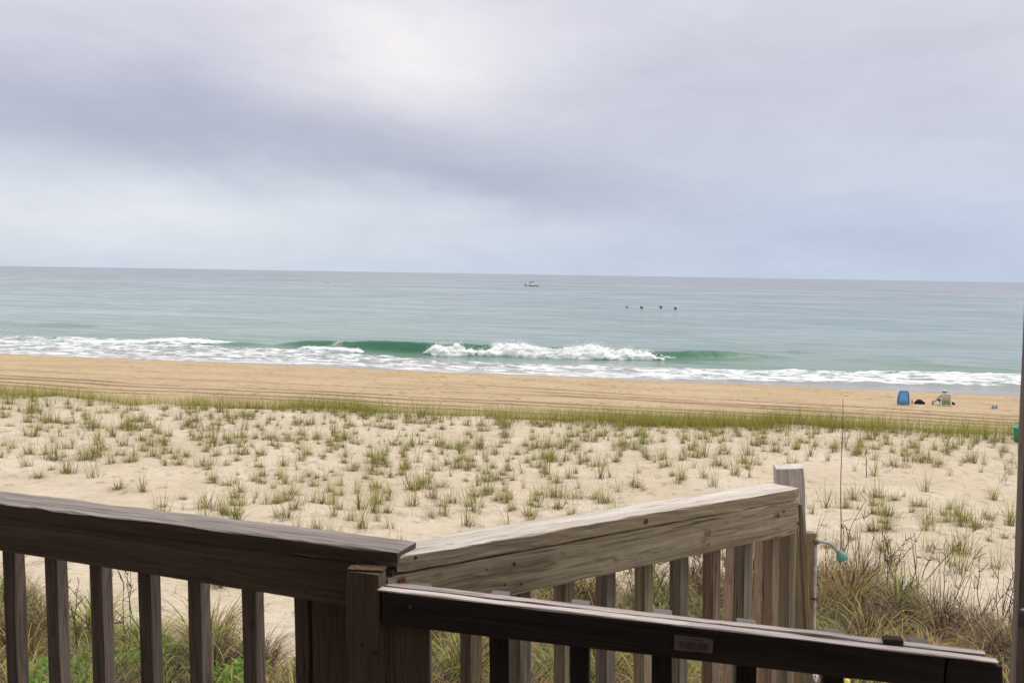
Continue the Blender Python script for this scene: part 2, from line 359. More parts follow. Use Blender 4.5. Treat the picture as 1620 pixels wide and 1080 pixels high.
h_ = kk.m('ADD', kk.m('ADD', kk.m('MULTIPLY', w1, 0.30), kk.m('MULTIPLY', w2, 2.2)), kk.m('MULTIPLY', w3, 4.0))
h_ = kk.m('ADD', kk.m('MULTIPLY', h_, calm), kk.m('MULTIPLY', fn, kk.m('MULTIPLY', fm, 0.6)))
kk.put(b.inputs['Normal'], kk.bump(h_, 0.30, 1.0))
sm.materials.append(mw_)
sea = bpy.data.objects.new('sea', sm); C.objects.link(sea); sea.rotation_euler[2] = R(-14)
tag(sea, 'grey green sea with white wash along the beach', 'sea', kind='structure')

# breaking foam: lumpy rolls riding on the wave
mf, kk, b, o = mat('white foam')
oc = kk.new('ShaderNodeTexCoord').outputs['Object']; fnn = kk.noise(oc, 2.2, 8, 0.7)
kk.put(b.inputs['Base Color'], kk.mix(kk.rng(fnn, 0.3, 0.6), (0.78, 0.81, 0.82), (0.92, 0.93, 0.93)))
b.inputs['Roughness'].default_value = 0.8; kk.put(b.inputs['Normal'], kk.bump(fnn, 0.2, 0.8))
b.inputs['Subsurface Weight'].default_value = 0.0
def foam_roll(name, pxs, hs, label, depth=1.3, du=0.0, spray=2500):
    s_pts = [px2s(x) for x in pxs]
    n = int((s_pts[-1]-s_pts[0])/0.13); m_ = 26
    s1 = np.linspace(s_pts[0], s_pts[-1], n); H = np.interp(s1, s_pts, hs)*(0.85+0.9*np.abs(fbm(s1*0.35, s1*0+5, 3)))
    th = np.linspace(-0.15, math.pi*0.93, m_)
    Sg, Tg = np.meshgrid(s1, th, indexing='ij'); Hg = H[:, None]
    t0 = np.interp(Sg, *BR)+du
    ny = fbm(Sg*0.9, Tg*2.5+Sg*0.1, 5); n3 = fbm(Sg*3.0, Tg*6.0, 4)
    rr_ = 1+0.55*ny+0.38*n3
    yy = t0 + 1.0 - np.cos(Tg)*depth*(0.5+0.5*Hg/max(hs))*rr_
    zz = np.sin(Tg)*Hg*rr_ + 0.02
    xx = Sg + 0.25*fbm(Sg*1.2+9, Tg*3, 3)
    V = np.stack([xx, yy, zz], -1).reshape(-1, 3); Fc = grid_faces(n, m_)
    # spray droplets
    i = rng.integers(0, n, spray); a = rng.uniform(0.9, 2.2, spray); rad = 1+np.abs(rng.normal(0, 0.16, spray))
    hx = H[i]
    c = np.stack([s1[i]+rng.normal(0, .1, spray), np.interp(s1[i], *BR)+du+1.0-np.cos(a)*depth*.8*rad, np.sin(a)*hx*rad*1.05], -1)
    sz = rng.uniform(0.008, 0.034, spray)
    tet = np.array([[1, 1, 1], [1, -1, -1], [-1, 1, -1], [-1, -1, 1]])*1.0
    V2 = (c[:, None, :]+tet[None]*sz[:, None, None]).reshape(-1, 3)
    idx = np.arange(spray)[:, None]*4 + len(V)
    T2 = np.concatenate([idx+np.array([[0, 1, 2, 2]]), idx+np.array([[0, 3, 1, 1]]), idx+np.array([[0, 2, 3, 3]]), idx+np.array([[1, 3, 2, 2]])])
    tri = np.concatenate([Fc[:, [0, 1, 2]], Fc[:, [0, 2, 3]], T2[:, :3]])
    me = mesh_np(name, np.concatenate([V, V2]), tri, True)
    me.materials.append(mf)
    ob = bpy.data.objects.new(name, me); C.objects.link(ob); ob.rotation_euler[2] = R(-14)
    tag(ob, label, 'foam', kind='stuff')
foam_roll('breaker_foam', [660, 690, 715, 745, 765, 790, 815, 850, 900, 960, 1010, 1045, 1090],
          [0.15, 1.15, 1.25, 0.95, 0.85, 1.45, 1.5, 1.15, 1.05, 1.25, 1.15, 0.7, 0.28], 'bursting white foam of the breaking wave in the middle', spray=5000)
foam_roll('wash_foam', [415, 430, 500, 545, 556], [0.05, 0.36, 0.42, 0.45, 0.05], 'low white foam line left of the green wave face', 0.8, -1.6, 500)
foam_roll('wash_foam', [-70, 0, 60, 130, 200, 240, 300], [0.3, 0.35, 0.4, 0.7, 0.35, 0.25, 0.05], 'ragged white foam at the far left of the surf', 1.2, 3.0, 900)

# ------------------------------------------------------------------ wood materials
def wood(name, c1, c2, c3, rough=0.75, crack=0.5, spots=0.5, bumpd=0.0025, side_shade=None, lower=None):
    m, kk, b, o = mat(name)
    t = kk.new('ShaderNodeTexCoord').outputs['Object']; rnd = kk.new('ShaderNodeObjectInfo').outputs['Random']
    W = kk.m('MULTIPLY', rnd, 57.0)
    x, y, z = kk.sep(t)
    wob_ = kk.noise(kk.scale(t, (1.6, 6, 6)), 1.0, 3, 0.5, 0, W)
    y2 = kk.m('ADD', y, kk.m('MULTIPLY', wob_, 0.05)); z2 = kk.m('ADD', z, kk.m('MULTIPLY', wob_, 0.06))
    g1 = kk.noise(kk.comb(kk.m('MULTIPLY', x, 1.2), kk.m('MULTIPLY', y2, 75), kk.m('MULTIPLY', z2, 75)), 1.0, 5, 0.6, 0.2, W)
    g2 = kk.noise(kk.comb(kk.m('MULTIPLY', x, 6), kk.m('MULTIPLY', y, 340), kk.m('MULTIPLY', z, 340)), 1.0, 3, 0.6, 0, W)
    g3 = kk.noise(kk.comb(kk.m('MULTIPLY', x, 1.0), kk.m('MULTIPLY', y, 9), kk.m('MULTIPLY', z, 9)), 1.0, 4, 0.6, 0, W)
    col = kk.mix(kk.rng(g1, 0.36, 0.62), c2, c1)
    gl = kk.noise(kk.comb(kk.m('MULTIPLY', x, 0.8), kk.m('MULTIPLY', y2, 38), kk.m('MULTIPLY', z2, 38)), 1.0, 2, 0.5, 0.5, kk.m('ADD', W, 3.0))
    lines = kk.rng(kk.m('ABSOLUTE', kk.m('SUBTRACT', kk.m('FRACT', kk.m('MULTIPLY', gl, 7.0)), 0.5)), 0.30, 0.5)
    col = kk.mix(kk.m('MULTIPLY', kk.rng(g3, 0.42, 0.68), 0.7), col, c3)
    col = kk.mix(kk.m('MULTIPLY', lines, 0.55), col, tuple(q*0.6 for q in c2))
    ck = kk.rng(kk.noise(kk.comb(kk.m('MULTIPLY', x, 2.2), kk.m('MULTIPLY', y2, 95), kk.m('MULTIPLY', z2, 95)), 1.0, 3, 0.5, 0.3, kk.m('ADD', W, 9.0)), 0.30, 0.36, 1, 0)
    col = kk.mix(kk.m('MULTIPLY', ck, crack), col, tuple(q*0.22 for q in c2))
    spots *= 0.55
    sp = kk.rng(kk.vor(kk.v('ADD', kk.scale(t, (7, 13, 13)), kk.comb(W, W, W)), 1.0), 0.07, 0.13, 1, 0)
    col = kk.mix(kk.m('MULTIPLY', sp, spots), col, tuple(q*0.25 for q in c2))
    if side_shade:      # sides painted darker for the shade on them; top keeps the weathered tone
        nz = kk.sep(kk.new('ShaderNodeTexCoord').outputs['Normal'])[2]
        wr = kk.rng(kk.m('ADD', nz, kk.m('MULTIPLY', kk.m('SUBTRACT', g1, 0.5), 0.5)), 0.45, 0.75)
        col = kk.mix(wr, kk.mix(kk.rng(g1, 0.36, 0.62), tuple(q*0.7 for q in side_shade), side_shade), col)
    if lower:      # only the exposed top of the post has bleached
        col = kk.mix(kk.rng(kk.m('ADD', x, kk.m('MULTIPLY', g3, 0.1)), 0.16, 0.34), col, kk.mix(kk.rng(g1, 0.36, 0.62), tuple(q*0.55 for q in lower), lower))
    f = kk.m('MULTIPLY', kk.rng(g2, 0.3, 0.7, 0.84, 1.14), kk.m('ADD', 0.86, kk.m('MULTIPLY', rnd, 0.28)))
    kk.put(b.inputs['Base Color'], kk.scale(col, kk.comb(f, f, f)))
    b.inputs['Roughness'].default_value = rough; b.inputs['Specular IOR Level'].default_value = 0.25
    hh = kk.m('ADD', kk.m('ADD', kk.m('MULTIPLY', g1, 0.8), kk.m('MULTIPLY', g2, 0.35)), kk.m('MULTIPLY', ck, -1.2))
    kk.put(b.inputs['Normal'], kk.bump(hh, bumpd, 0.9))
    return m
W_CAPD = wood('weathered grey brown cap wood', (0.325, 0.281, 0.256), (0.188, 0.15, 0.131), (0.5, 0.438, 0.4), crack=0.7, side_shade=(0.0938, 0.0688, 0.0562))
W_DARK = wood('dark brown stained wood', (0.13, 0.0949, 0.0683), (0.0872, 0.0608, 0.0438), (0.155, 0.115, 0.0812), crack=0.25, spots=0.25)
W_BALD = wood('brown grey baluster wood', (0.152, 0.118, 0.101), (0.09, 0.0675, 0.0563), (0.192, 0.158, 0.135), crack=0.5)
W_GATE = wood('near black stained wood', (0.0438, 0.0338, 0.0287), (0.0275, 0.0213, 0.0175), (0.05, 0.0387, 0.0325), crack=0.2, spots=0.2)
W_CAPL = wood('bleached cap wood', (0.62, 0.56, 0.50), (0.44, 0.38, 0.32), (0.68, 0.63, 0.57), crack=0.5, side_shade=(0.25, 0.20, 0.135))
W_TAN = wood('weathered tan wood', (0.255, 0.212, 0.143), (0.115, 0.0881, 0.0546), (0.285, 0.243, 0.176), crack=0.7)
W_TAN2 = wood('weathered red brown wood', (0.255, 0.178, 0.128), (0.145, 0.0935, 0.068), (0.289, 0.212, 0.153), crack=0.5)
W_GREY = wood('weathered grey wood', (0.202, 0.177, 0.144), (0.117, 0.095, 0.0734), (0.233, 0.208, 0.171), crack=0.6)
W_POST = wood('bleached cracked post wood', (0.66, 0.60, 0.56), (0.45, 0.38, 0.35), (0.70, 0.65, 0.61), crack=0.95, lower=(0.27, 0.20, 0.125))
NAIL = simple('dark nail', (0.03, 0.025, 0.02), 0.7)
RUST = simple('rust mark', (0.20, 0.07, 0.025), 0.9, var=0.4)

def board_mesh(L, W, H, H2=None, seg=None, rough=0.0012, bev=0.004):
    """local x along, y backwards 0..W, z down 0..-H (front top edge is the x axis)"""
    H2 = H if H2 is None else H2
    seg = seg or max(6, int(L/0.03))
    def prof(h):
        pts = []
        for (cy, cz, a0) in ((bev, -bev, 90), (bev, -h+bev, 180), (W-bev, -h+bev, 270), (W-bev, -bev, 0)):
            pts += [(cy+bev*math.cos(R(a0+q)), cz+bev*math.sin(R(a0+q))) for q in (0, 45, 90)]
        return np.array(pts)
    # intermediate points on long sides for irregularity
    def full(h):
        p = prof(h); out = []
        for i in range(len(p)):
            out.append(p[i]); q = p[(i+1) % len(p)]
            if np.linalg.norm(q-p[i]) > 0.02: out += [p[i]*(1-f)+q*f for f in (0.33, 0.67)]
        return np.array(out)
    n = len(full(H)); V = []
    ph = random.uniform(0, 1000)
    for i in range(seg+1):
        f = i/seg; p = full(H*(1-f)+H2*f)
        x = f*L; e = min(f, 1-f)*L; sc = 1 - 0.0*e
        jy = rough*2*fbm(np.full(n, x*9+ph), np.arange(n)*0.8, 3); jz = rough*2*fbm(np.full(n, x*9+ph+50), np.arange(n)*0.8, 3)
        if i in (0, seg): p = p*1.0; c = p.mean(0); p = c+(p-c)*(1-0.003/max(0.03, min(W, H)))
        V.append(np.stack([np.full(n, x)+(0.002 if i == 0 else -0.002 if i == seg else 0)+rough*2*fbm(np.arange(n)*0.9, np.full(n, ph), 2), p[:, 0]+jy*2, p[:, 1]+jz*2], -1))
    V = np.concatenate(V); Fc = []
    for i in range(seg):
        for j in range(n):
            a = i*n+j; b_ = i*n+(j+1) % n; Fc.append((a, a+n, b_+n, b_))
    me = bpy.data.meshes.new('board')
    me.from_pydata(V.tolist(), [], Fc+[tuple(range(n)), tuple(range(seg*n, seg*n+n))[::-1]])
    me.update(); return me
def board(name, A_, B_, W, H, m, parent, H2=None, updir=None, back=None, rough=0.0012, bev=0.004):
    """A_,B_ front-top edge; W depth away from the camera, H down"""
    X = (B_-A_); L = X.length; X.normalize()
    if back is None:
        U = updir or Vector((0, 0, 1)); Y = U.cross(X).normalized()
        if Y.dot(fw) < 0: Y = -Y
        Z = X.cross(Y); 
        if Z.dot(U) < 0: X = -X; A_ = B_; H, H2 = (H2 if H2 else H), H; Z = X.cross(Y)
    else:
        Y = (back - X*back.dot(X)).normalized(); Z = X.cross(Y)
    me = board_mesh(L, W, H, H2, rough=rough, bev=bev); me.name = name
    M = Matrix(((X.x, Y.x, Z.x, A_.x), (X.y, Y.y, Z.y, A_.y), (X.z, Y.z, Z.z, A_.z), (0, 0, 0, 1)))
    return link(name, me, m, parent, M)
def slope(x): return (870-x)/22000
def down(p, L, px):
    """unit direction 'down' of the slightly leaning deck at pixel column px"""
    # project, move down in the picture, come back on the same world-Y plane
    q = P(px + slope(px)*200, 1100, 1.0); q0 = P(px, 900, 1.0)
    a = EYE+(q0-EYE)*((p.y)/(q0.y)); b2 = EYE+(q-EYE)*((p.y)/(q.y))
    return (b2-a).normalized()
def project(p):
    v = p-EYE; d = v.dot(fw); return CX+F*v.dot(rt)/d, CY-F*v.dot(up)/d, d
def upright(name, ptop, L, W, D, m, parent, railX, back, lean=None, rough=0.001):
    """a standing square piece. ptop = its top front-left corner, W along railX, D along back"""
    dn = lean or down(ptop, L, project(ptop)[0])
    X = dn; Yb = (back-X*back.dot(X)).normalized(); Z = X.cross(Yb)
    # local -z must be along railX
    A_ = ptop
    if Z.dot(railX) > 0:
        A_ = ptop + railX*W
    me = board_mesh(L, D, W, rough=rough, bev=0.003, seg=max(6, int(L/0.05))); me.name = name
    M = Matrix(((X.x, Yb.x, Z.x, A_.x), (X.y, Yb.y, Z.y, A_.y), (X.z, Yb.z, Z.z, A_.z), (0, 0, 0, 1)))
    return link(name, me, m, parent, M)
def line_pt(px, py, vpx, x0, d0):
    return P(px, py, d0*(vpx-x0)/(vpx-px))
def disc(name, p, n, r, m, parent, depth=0.003):
    me = bpy.data.meshes.new(name); V = []; k_ = 12
    n = n.normalized(); a = n.orthogonal().normalized(); c = n.cross(a)
    for z, s in ((0.0, 1.0), (depth, 0.75)):
        for i in range(k_):
            q = 2*math.pi*i/k_; rr_ = r*s*(1+0.12*math.sin(3*q+p.x*90)); V.append((a*math.cos(q)*rr_+c*math.sin(q)*rr_+n*z)[:])
    Fc = [(i, (i+1) % k_, k_+(i+1) % k_, k_+i) for i in range(k_)] + [tuple(range(k_, 2*k_)), tuple(range(k_))[::-1]]
    me.from_pydata(V, [], Fc); me.update()
    return link(name, me, m, parent, Matrix.Translation(p))

FLOOR = CAMZ-1.62
# ---- left railing
LV, LX0, LD0 = -3500, 0, 2.5
def L_(px, py): return line_pt(px, py, LV, LX0, LD0)
left = empty('deck_railing', (-0.6, 2.3, FLOOR), 'dark shaded wooden deck railing running out of frame at left', 'railing')
a, b2 = L_(-1000, 795.5-126), L_(628, 874)
railX = (b2-a).normalized(); back = Vector((0, 0, 1)).cross(railX).normalized()
if back.dot(fw) < 0: back = -back
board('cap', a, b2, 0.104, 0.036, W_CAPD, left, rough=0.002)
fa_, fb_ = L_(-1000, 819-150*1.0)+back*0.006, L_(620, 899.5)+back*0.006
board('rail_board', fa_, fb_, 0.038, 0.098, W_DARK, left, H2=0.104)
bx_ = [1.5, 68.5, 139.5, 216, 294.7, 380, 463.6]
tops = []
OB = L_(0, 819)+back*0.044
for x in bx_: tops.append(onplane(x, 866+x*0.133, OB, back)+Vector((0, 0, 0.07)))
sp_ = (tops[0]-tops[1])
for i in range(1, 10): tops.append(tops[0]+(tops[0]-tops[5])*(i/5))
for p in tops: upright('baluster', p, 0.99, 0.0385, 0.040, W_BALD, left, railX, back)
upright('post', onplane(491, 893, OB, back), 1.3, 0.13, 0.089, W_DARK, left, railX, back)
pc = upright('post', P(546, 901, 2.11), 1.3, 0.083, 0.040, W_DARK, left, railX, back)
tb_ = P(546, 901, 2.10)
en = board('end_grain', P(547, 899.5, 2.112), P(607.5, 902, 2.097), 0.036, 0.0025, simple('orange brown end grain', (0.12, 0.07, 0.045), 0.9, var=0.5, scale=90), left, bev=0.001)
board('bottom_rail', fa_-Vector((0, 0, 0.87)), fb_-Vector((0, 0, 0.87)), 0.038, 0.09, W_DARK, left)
for (x, y) in ((497.5, 906), (484, 935), (517, 941)):
    disc('nail', P(x, y, 2.5*3500/(3500+x)+0.006)-back*0.0, -back, 0.0035, NAIL, left, 0.002)
for (x, y) in ((573, 1020), (593, 1032)): disc('knot', P(x, y, 2.094), -back, 0.007, NAIL, left, 0.0015)

# ---- angled railing
RV, RX0, RD0 = 2548, 630, 2.13
def R_(px, py): return line_pt(px, py, RV, RX0, RD0)
right = empty('deck_railing', (0.4, 2.6, FLOOR), 'sunlit tan wooden railing rising to the tall bleached post', 'railing')
a, b2 = R_(630, 881.5), R_(1267, 772)
rX = (b2-a).normalized(); rY = Vector((0, 0, 1)).cross(rX).normalized()
if rY.dot(fw) < 0: rY = -rY
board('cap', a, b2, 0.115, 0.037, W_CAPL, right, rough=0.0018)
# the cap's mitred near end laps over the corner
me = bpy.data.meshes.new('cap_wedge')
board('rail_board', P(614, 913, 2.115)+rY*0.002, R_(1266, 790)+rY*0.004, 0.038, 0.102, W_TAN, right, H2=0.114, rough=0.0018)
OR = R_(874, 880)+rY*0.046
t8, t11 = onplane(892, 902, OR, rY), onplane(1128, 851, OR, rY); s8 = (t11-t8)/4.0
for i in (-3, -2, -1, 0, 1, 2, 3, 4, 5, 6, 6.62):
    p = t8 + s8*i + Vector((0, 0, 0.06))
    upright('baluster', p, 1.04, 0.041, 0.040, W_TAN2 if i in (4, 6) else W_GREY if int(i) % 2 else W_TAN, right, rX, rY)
pT = P(1228, 738, 3.38)
ld = (P(1243, 1080, 3.28*1.02)-pT)
ld = (EYE + (P(1243, 1080, 1.0)-EYE)*(pT.y/(P(1243, 1080, 1.0).y)) - pT).normalized()
post_X = Vector((1, -0.12, 0)).normalized()
upright('post', pT, 2.3, 0.095, 0.09, W_POST, right, post_X, Vector((0.12, 1, 0)), lean=ld, rough=0.002)
upright('trim_board', P(1264, 797, 3.2), 1.3, 0.012, 0.02, W_TAN, right, post_X, Vector((0.12, 1, 0)), lean=ld)
board('bottom_rail', a-Vector((0, 0, .9)), b2-Vector((0, 0, .9)), 0.038, 0.09, W_TAN, right)
rN = -rY
for (x, y, r) in ((658, 881.5, .0045), (814, 891.5, .0055), (825, 922.5, .005), (799, 924.5, .004), (1023, 824, .0075), (1263, 827, .007), (770, 900, .003)):
    dd = RD0*(RV-RX0)/(RV-x)
    disc('nail_hole', P(x, y, dd)+rN*(0.0015 if y < 0 else 0.0), rN, r, NAIL, right, 0.0015)
for (x, y, r) in ((637, 917, .010), (1122, 843, .010), (1121, 861, .006), (1231, 815, .009), (1240, 809, .006)):
    dd = RD0*(RV-RX0)/(RV-x)
    disc('rust_mark', P(x, y, dd)+rN*0.0, rN, r, RUST if x < 1200 else NAIL, right, 0.0012)
disc('knot', P(637, 917, 2.13)+rN*0.001, rN, .005, NAIL, right, 0.002)

# ---- gate
GV, GX0, GD0 = -8800, 606, 2.08
def G_(px, py): return line_pt(px, py, GV, GX0, GD0)
gate = empty('deck_gate', (0.35, 2.0, FLOOR), 'near black slatted wooden gate with pale top edge', 'gate')
EDGE = wood('pale top strip', (0.66, 0.58, 0.55), (0.52, 0.45, 0.42), (0.72, 0.66, 0.62), crack=0.3)  # paler strip along the top of each gate board
def gline(x): return 930 + 0.1155*(x-606)
a, b2 = G_(604, gline(604)+5.5), G_(1498, gline(1498)+5.5)
gX = (b2-a).normalized(); gY = Vector((0, 0, 1)).cross(gX).normalized()
if gY.dot(fw) < 0: gY = -gY
up_ = Vector((0, 0, 1))
board('front_board', a, b2, 0.022, 0.072, W_GATE, gate, H2=0.066, bev=0.003)
GB_ = a+gY*0.031
def gback(x, dy=0.0, off=0.031): return onplane(x, gline(x)+dy, a+gY*off, gY)
board('front_edge', a+up_*0.004-gX*0.012, G_(1582, gline(1582)+7)+up_*0.004, 0.022, 0.004, EDGE, gate, bev=0.0015)
bb0 = Vector((a.x, a.y, a.z))+gY*0.031; bb1 = G_(1570, gline(1570)+6)+gY*0.031
board('back_board', bb0, bb1, 0.022, 0.072, W_GATE, gate, bev=0.003)
board('back_edge', bb0+up_*0.004-gX*0.014, bb1+up_*0.004, 0.022, 0.004, EDGE, gate, bev=0.0015)
board('front_board', G_(1499, gline(1499)+7.5), G_(1585, gline(1585)+9), 0.022, 0.068, W_GATE, gate, bev=0.003)
def gbal(x): return onplane(x, gline(x)+60, a+gY*0.054, gY)
def gtop(x):
    q = gbal(x); f = (q-bb0).dot(gX); t_ = bb0+gX*f; return Vector((q.x, q.y, t_.z-0.003))
TOPC = wood('worn grey baluster top', (0.035, 0.027, 0.023), (0.022, 0.017, 0.014), (0.04, 0.031, 0.026), crack=0.2, spots=0.2)
upright('stile', onplane(607, 1000, a+gY*0.023, gY)+up_*0.07, 1.05, 0.102, 0.008, W_DARK, gate, gX, gY)
upright('stile', gtop(607)-up_*.004, 1.05, 0.100, 0.033, W_DARK, gate, gX, gY)
for x in (773, 900, 1030, 1163, 1300, 1437):
    q = gtop(x); upright('baluster', q, 1.0, 0.043, 0.034, W_GATE, gate, gX, gY)
    board('baluster_top', q+up_*0.004, q+up_*0.004+gX*0.043, 0.034, 0.004, simple('worn grey end grain', (0.17, 0.15, 0.145), 0.8), gate, bev=0.001)
upright('stile', gtop(1520)-up_*0.022, 1.05, 0.08, 0.033, W_GATE, gate, gX, gY)
board('latch_block', G_(1401, 1017)+gY*0.024, G_(1436, 1019)+gY*0.024, 0.022, 0.03, W_GATE, gate, bev=0.002)
q = gtop(638); board('baluster_top', q+up_*0.002, q+up_*0.002+gX*0.058, 0.034, 0.004, simple('worn grey end grain', (0.17, 0.15, 0.145), 0.8), gate, bev=0.001)
board('bottom_board', a-up_*0.9, b2-up_*0.9, 0.022, 0.07, W_GATE, gate)
disc('screw', G_(648, 960)-gY*0.0002, -gY, 0.0035, simple('steel screw', (0.12, 0.11, 0.1), 0.5, 0.6), gate, 0.002)
# barcode sticker
def quad_obj(name, pts, m, parent, th=0.0006, n=None):
    me = bpy.data.meshes.new(name); n = n.normalized(); c = sum(pts, Vector())/len(pts); kq = len(pts)
    V = [(p-c)[:] for p in pts]+[(p-c+n*th)[:] for p in pts]
    Fc = [tuple(range(kq))[::-1], tuple(range(kq, 2*kq))]+[(i, (i+1) % kq, kq+(i+1) % kq, kq+i) for i in range(kq)]
    me.from_pydata(V, [], Fc); me.update(); return link(name, me, m, parent, Matrix.Translation(c))
gN = -gY
def gpt(x, y, o=0.0): return G_(x, y)+gN*o
STK = simple('faded sticker paper', (0.15, 0.115, 0.105), 0.6)
c_ = [(1067, 1003), (1066, 1027), (1127, 1032), (1128.5, 1012), (1124, 1009.5)]
stk = quad_obj('sticker', [gpt(x, y, 0.001) for x, y in c_], STK, gate, 0.0006, gN)
rb = random.Random(3); bars_V = []; bars_F = []
cen = gpt(1097, 1018, 0.0018)
x = 1074.0
while x < 1120:
    wd = rb.choice([0.5, 0.8, 1.3, 1.8]); t0 = 1012.5+(x-1074)*0.1
    q = [gpt(x, t0, .0018), gpt(x, t0+11, .0018), gpt(x+wd, t0+11.1, .0018), gpt(x+wd, t0+.1, .0018)]
    n0 = len(bars_V); bars_V += [(p-cen)[:] for p in q]; bars_F.append((n0, n0+1, n0+2, n0+3)); x += wd+rb.choice([0.5, 0.8, 1.4])
for i in range(14):                       # unreadable small lettering above and below
    x0 = 1088+i*1.9
    for yy in ((1008.3, 1009.8),) if i > 12 else ((1008.3, 1009.8), (1025.6, 1027.0)):
        q = [gpt(x0, yy[0]+(x0-1088)*.1, .0018), gpt(x0, yy[1]+(x0-1088)*.1, .0018), gpt(x0+1.3, yy[1]+(x0-1088)*.1, .0018), gpt(x0+1.3, yy[0]+(x0-1088)*.1, .0018)]
        n0 = len(bars_V); bars_V += [(p-cen)[:] for p in q]; bars_F.append((n0, n0+1, n0+2, n0+3))
me = bpy.data.meshes.new('barcode'); me.from_pydata(bars_V, [], bars_F); me.update()
me.materials.append(simple('barcode ink', (0.03, 0.028, 0.028), 0.6))
bo = bpy.data.objects.new('barcode', me); C.objects.link(bo); bo.parent = stk
bo.matrix_parent_inverse = Matrix.Translation(-gate.location); bo.location = cen
bo.matrix_parent_inverse = Matrix.Translation(-sum([gpt(x, y, 0.001) for x, y in c_], Vector())/5)

# ---- right porch post and the railing end beside it
rp = empty('porch_post', P(1600, 1080, 1.95)-Vector((0, 0, .9)), 'brown porch post at the right edge of the frame', 'post')
p0 = P(1620.5, 440, 2.0); pb = P(1597, 1080, 1.0); pb = EYE+(pb-EYE)*(p0.y/pb.y)
pl_ = (pb-p0).normalized(); ptop = p0 - pl_*1.6
W_PP = wood('brown grey porch post wood', (0.20, 0.15, 0.125), (0.11, 0.08, 0.065), (0.27, 0.22, 0.19), crack=0.7)
upright('post', ptop+Vector((0.011, -0.004, 0)), 3.6, 0.14, 0.09, W_PP, rp, Vector((0.935, -0.356, 0)).normalized(), Vector((0.356, 0.935, 0)), lean=pl_, rough=0.0015)
sr = empty('side_railing', P(1640, 1075, 1.6)-Vector((0, 0, .9)), 'weathered grey rail end entering at the lower right corner', 'railing')
a = P(1608, 962, 1.72); e_ = a+Vector((0.42, -0.75, 0))
sX = (e_-a).normalized(); sB = Vector((0, 0, 1)).cross(sX); sB = sB if sB.x > 0 else -sB
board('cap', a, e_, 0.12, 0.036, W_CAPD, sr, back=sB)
board('rail_board', a-up_*0.04+sX*.03, e_-up_*0.04, 0.038, 0.1, W_BALD, sr, back=sB)
for i in range(5): upright('baluster', a-up_*0.14+sX*(0.05+0.13*i)+sB*0.04, 0.85, 0.036, 0.036, W_BALD, sr, sX, sB, lean=Vector((0, 0, -1)))

# ---- unseen house behind camera: deck floor, walls and cover added to block light
HOUSE = simple('grey blocker siding', (0.22, 0.20, 0.18), 0.8)
hs_ = empty('unseen_house', (0, -2.5, FLOOR), 'unseen beach house deck floor, with walls and cover added to block light', 'house')
def boxo(name, lo, hi, m, parent):
    lo = Vector(lo); hi = Vector(hi); me = bpy.data.meshes.new(name); c = (lo+hi)/2; h = (hi-lo)/2
    V = [(sx*h.x, sy*h.y, sz*h.z) for sx in (-1, 1) for sy in (-1, 1) for sz in (-1, 1)]
    me.from_pydata(V, [], [(0, 1, 3, 2), (4, 6, 7, 5), (0, 4, 5, 1), (2, 3, 7, 6), (0, 2, 6, 4), (1, 5, 7, 3)]); me.update()
    return link(name, me, m, parent, Matrix.Translation(c))
for i in range(14):
    board('deck_plank', Vector((-5, -2.4+0.145*i+0.002, FLOOR)), Vector((1.6, -2.4+0.145*i+0.002, FLOOR)), 0.138, 0.036, W_DARK, hs_)
for i in range(16):
    board('deck_plank', Vector((-5, -0.37+0.145*i, FLOOR)), Vector((1.6, -0.37+0.145*i, FLOOR)), 0.138, 0.036, W_DARK, hs_)
boxo('blocker_wall', (-6, -2.6, 4.6), (4, -2.42, 11.6), HOUSE, hs_)
boxo('blocker_roof', (-6, -3.4, 11.62), (2.0, 1.4, 11.78), HOUSE, hs_)
boxo('blocker_side_wall', (-6.0, -2.41, FLOOR), (-5.85, 1.0, 11.6), HOUSE, hs_)

# ------------------------------------------------------------------ tubes
def tube_mesh(pts, rad, n=8, cap=True):
    pts = [Vector(p) for p in pts]; V = []; Fc = []
    if not isinstance(rad, (list, tuple)): rad = [rad]*len(pts)
    prev = None
    for i, p in enumerate(pts):
        t = (pts[min(i+1, len(pts)-1)]-pts[max(i-1, 0)]).normalized()
        a_ = t.orthogonal().normalized() if prev is None else (prev-t*prev.dot(t)).normalized()
        prev = a_; c = t.cross(a_)
        for j in range(n):
            q = 2*math.pi*j/n; V.append((p+(a_*math.cos(q)+c*math.sin(q))*rad[i])[:])
    for i in range(len(pts)-1):
        for j in range(n): Fc.append((i*n+j, i*n+(j+1) % n, (i+1)*n+(j+1) % n, (i+1)*n+j))
    if cap: Fc += [tuple(range(n))[::-1], tuple(range((len(pts)-1)*n, len(pts)*n))]
    return V, Fc
def tube(name, pts, rad, m, parent=None, n=8):
    pts = [Vector(p) for p in pts]; c = pts[0].copy()
    V, Fc = tube_mesh([p-c for p in pts], rad, n); me = bpy.data.meshes.new(name); me.from_pydata(V, [], Fc)
    for q in me.polygons: q.use_smooth = len(q.vertices) == 4
    me.update(); return link(name, me, m, parent, Matrix.Translation(c))
CAB = simple('black cable', (0.03, 0.028, 0.027), 0.6)
lp = [L_(x, 880+x*0.1555)+back*0.10 for x in range(-600, 520, 60)]
tag(tube('cable', lp, 0.0035, CAB), 'thin black cable strung outside the dark left railing', 'cable')
lp = [R_(x, 946-(x-820)*0.222)+rY*0.12 for x in range(700, 1110, 50)]
tag(tube('rope', lp, 0.004, simple('grey rope', (0.35, 0.31, 0.27), 0.9)), 'thin grey rope strung outside the tan railing', 'rope')

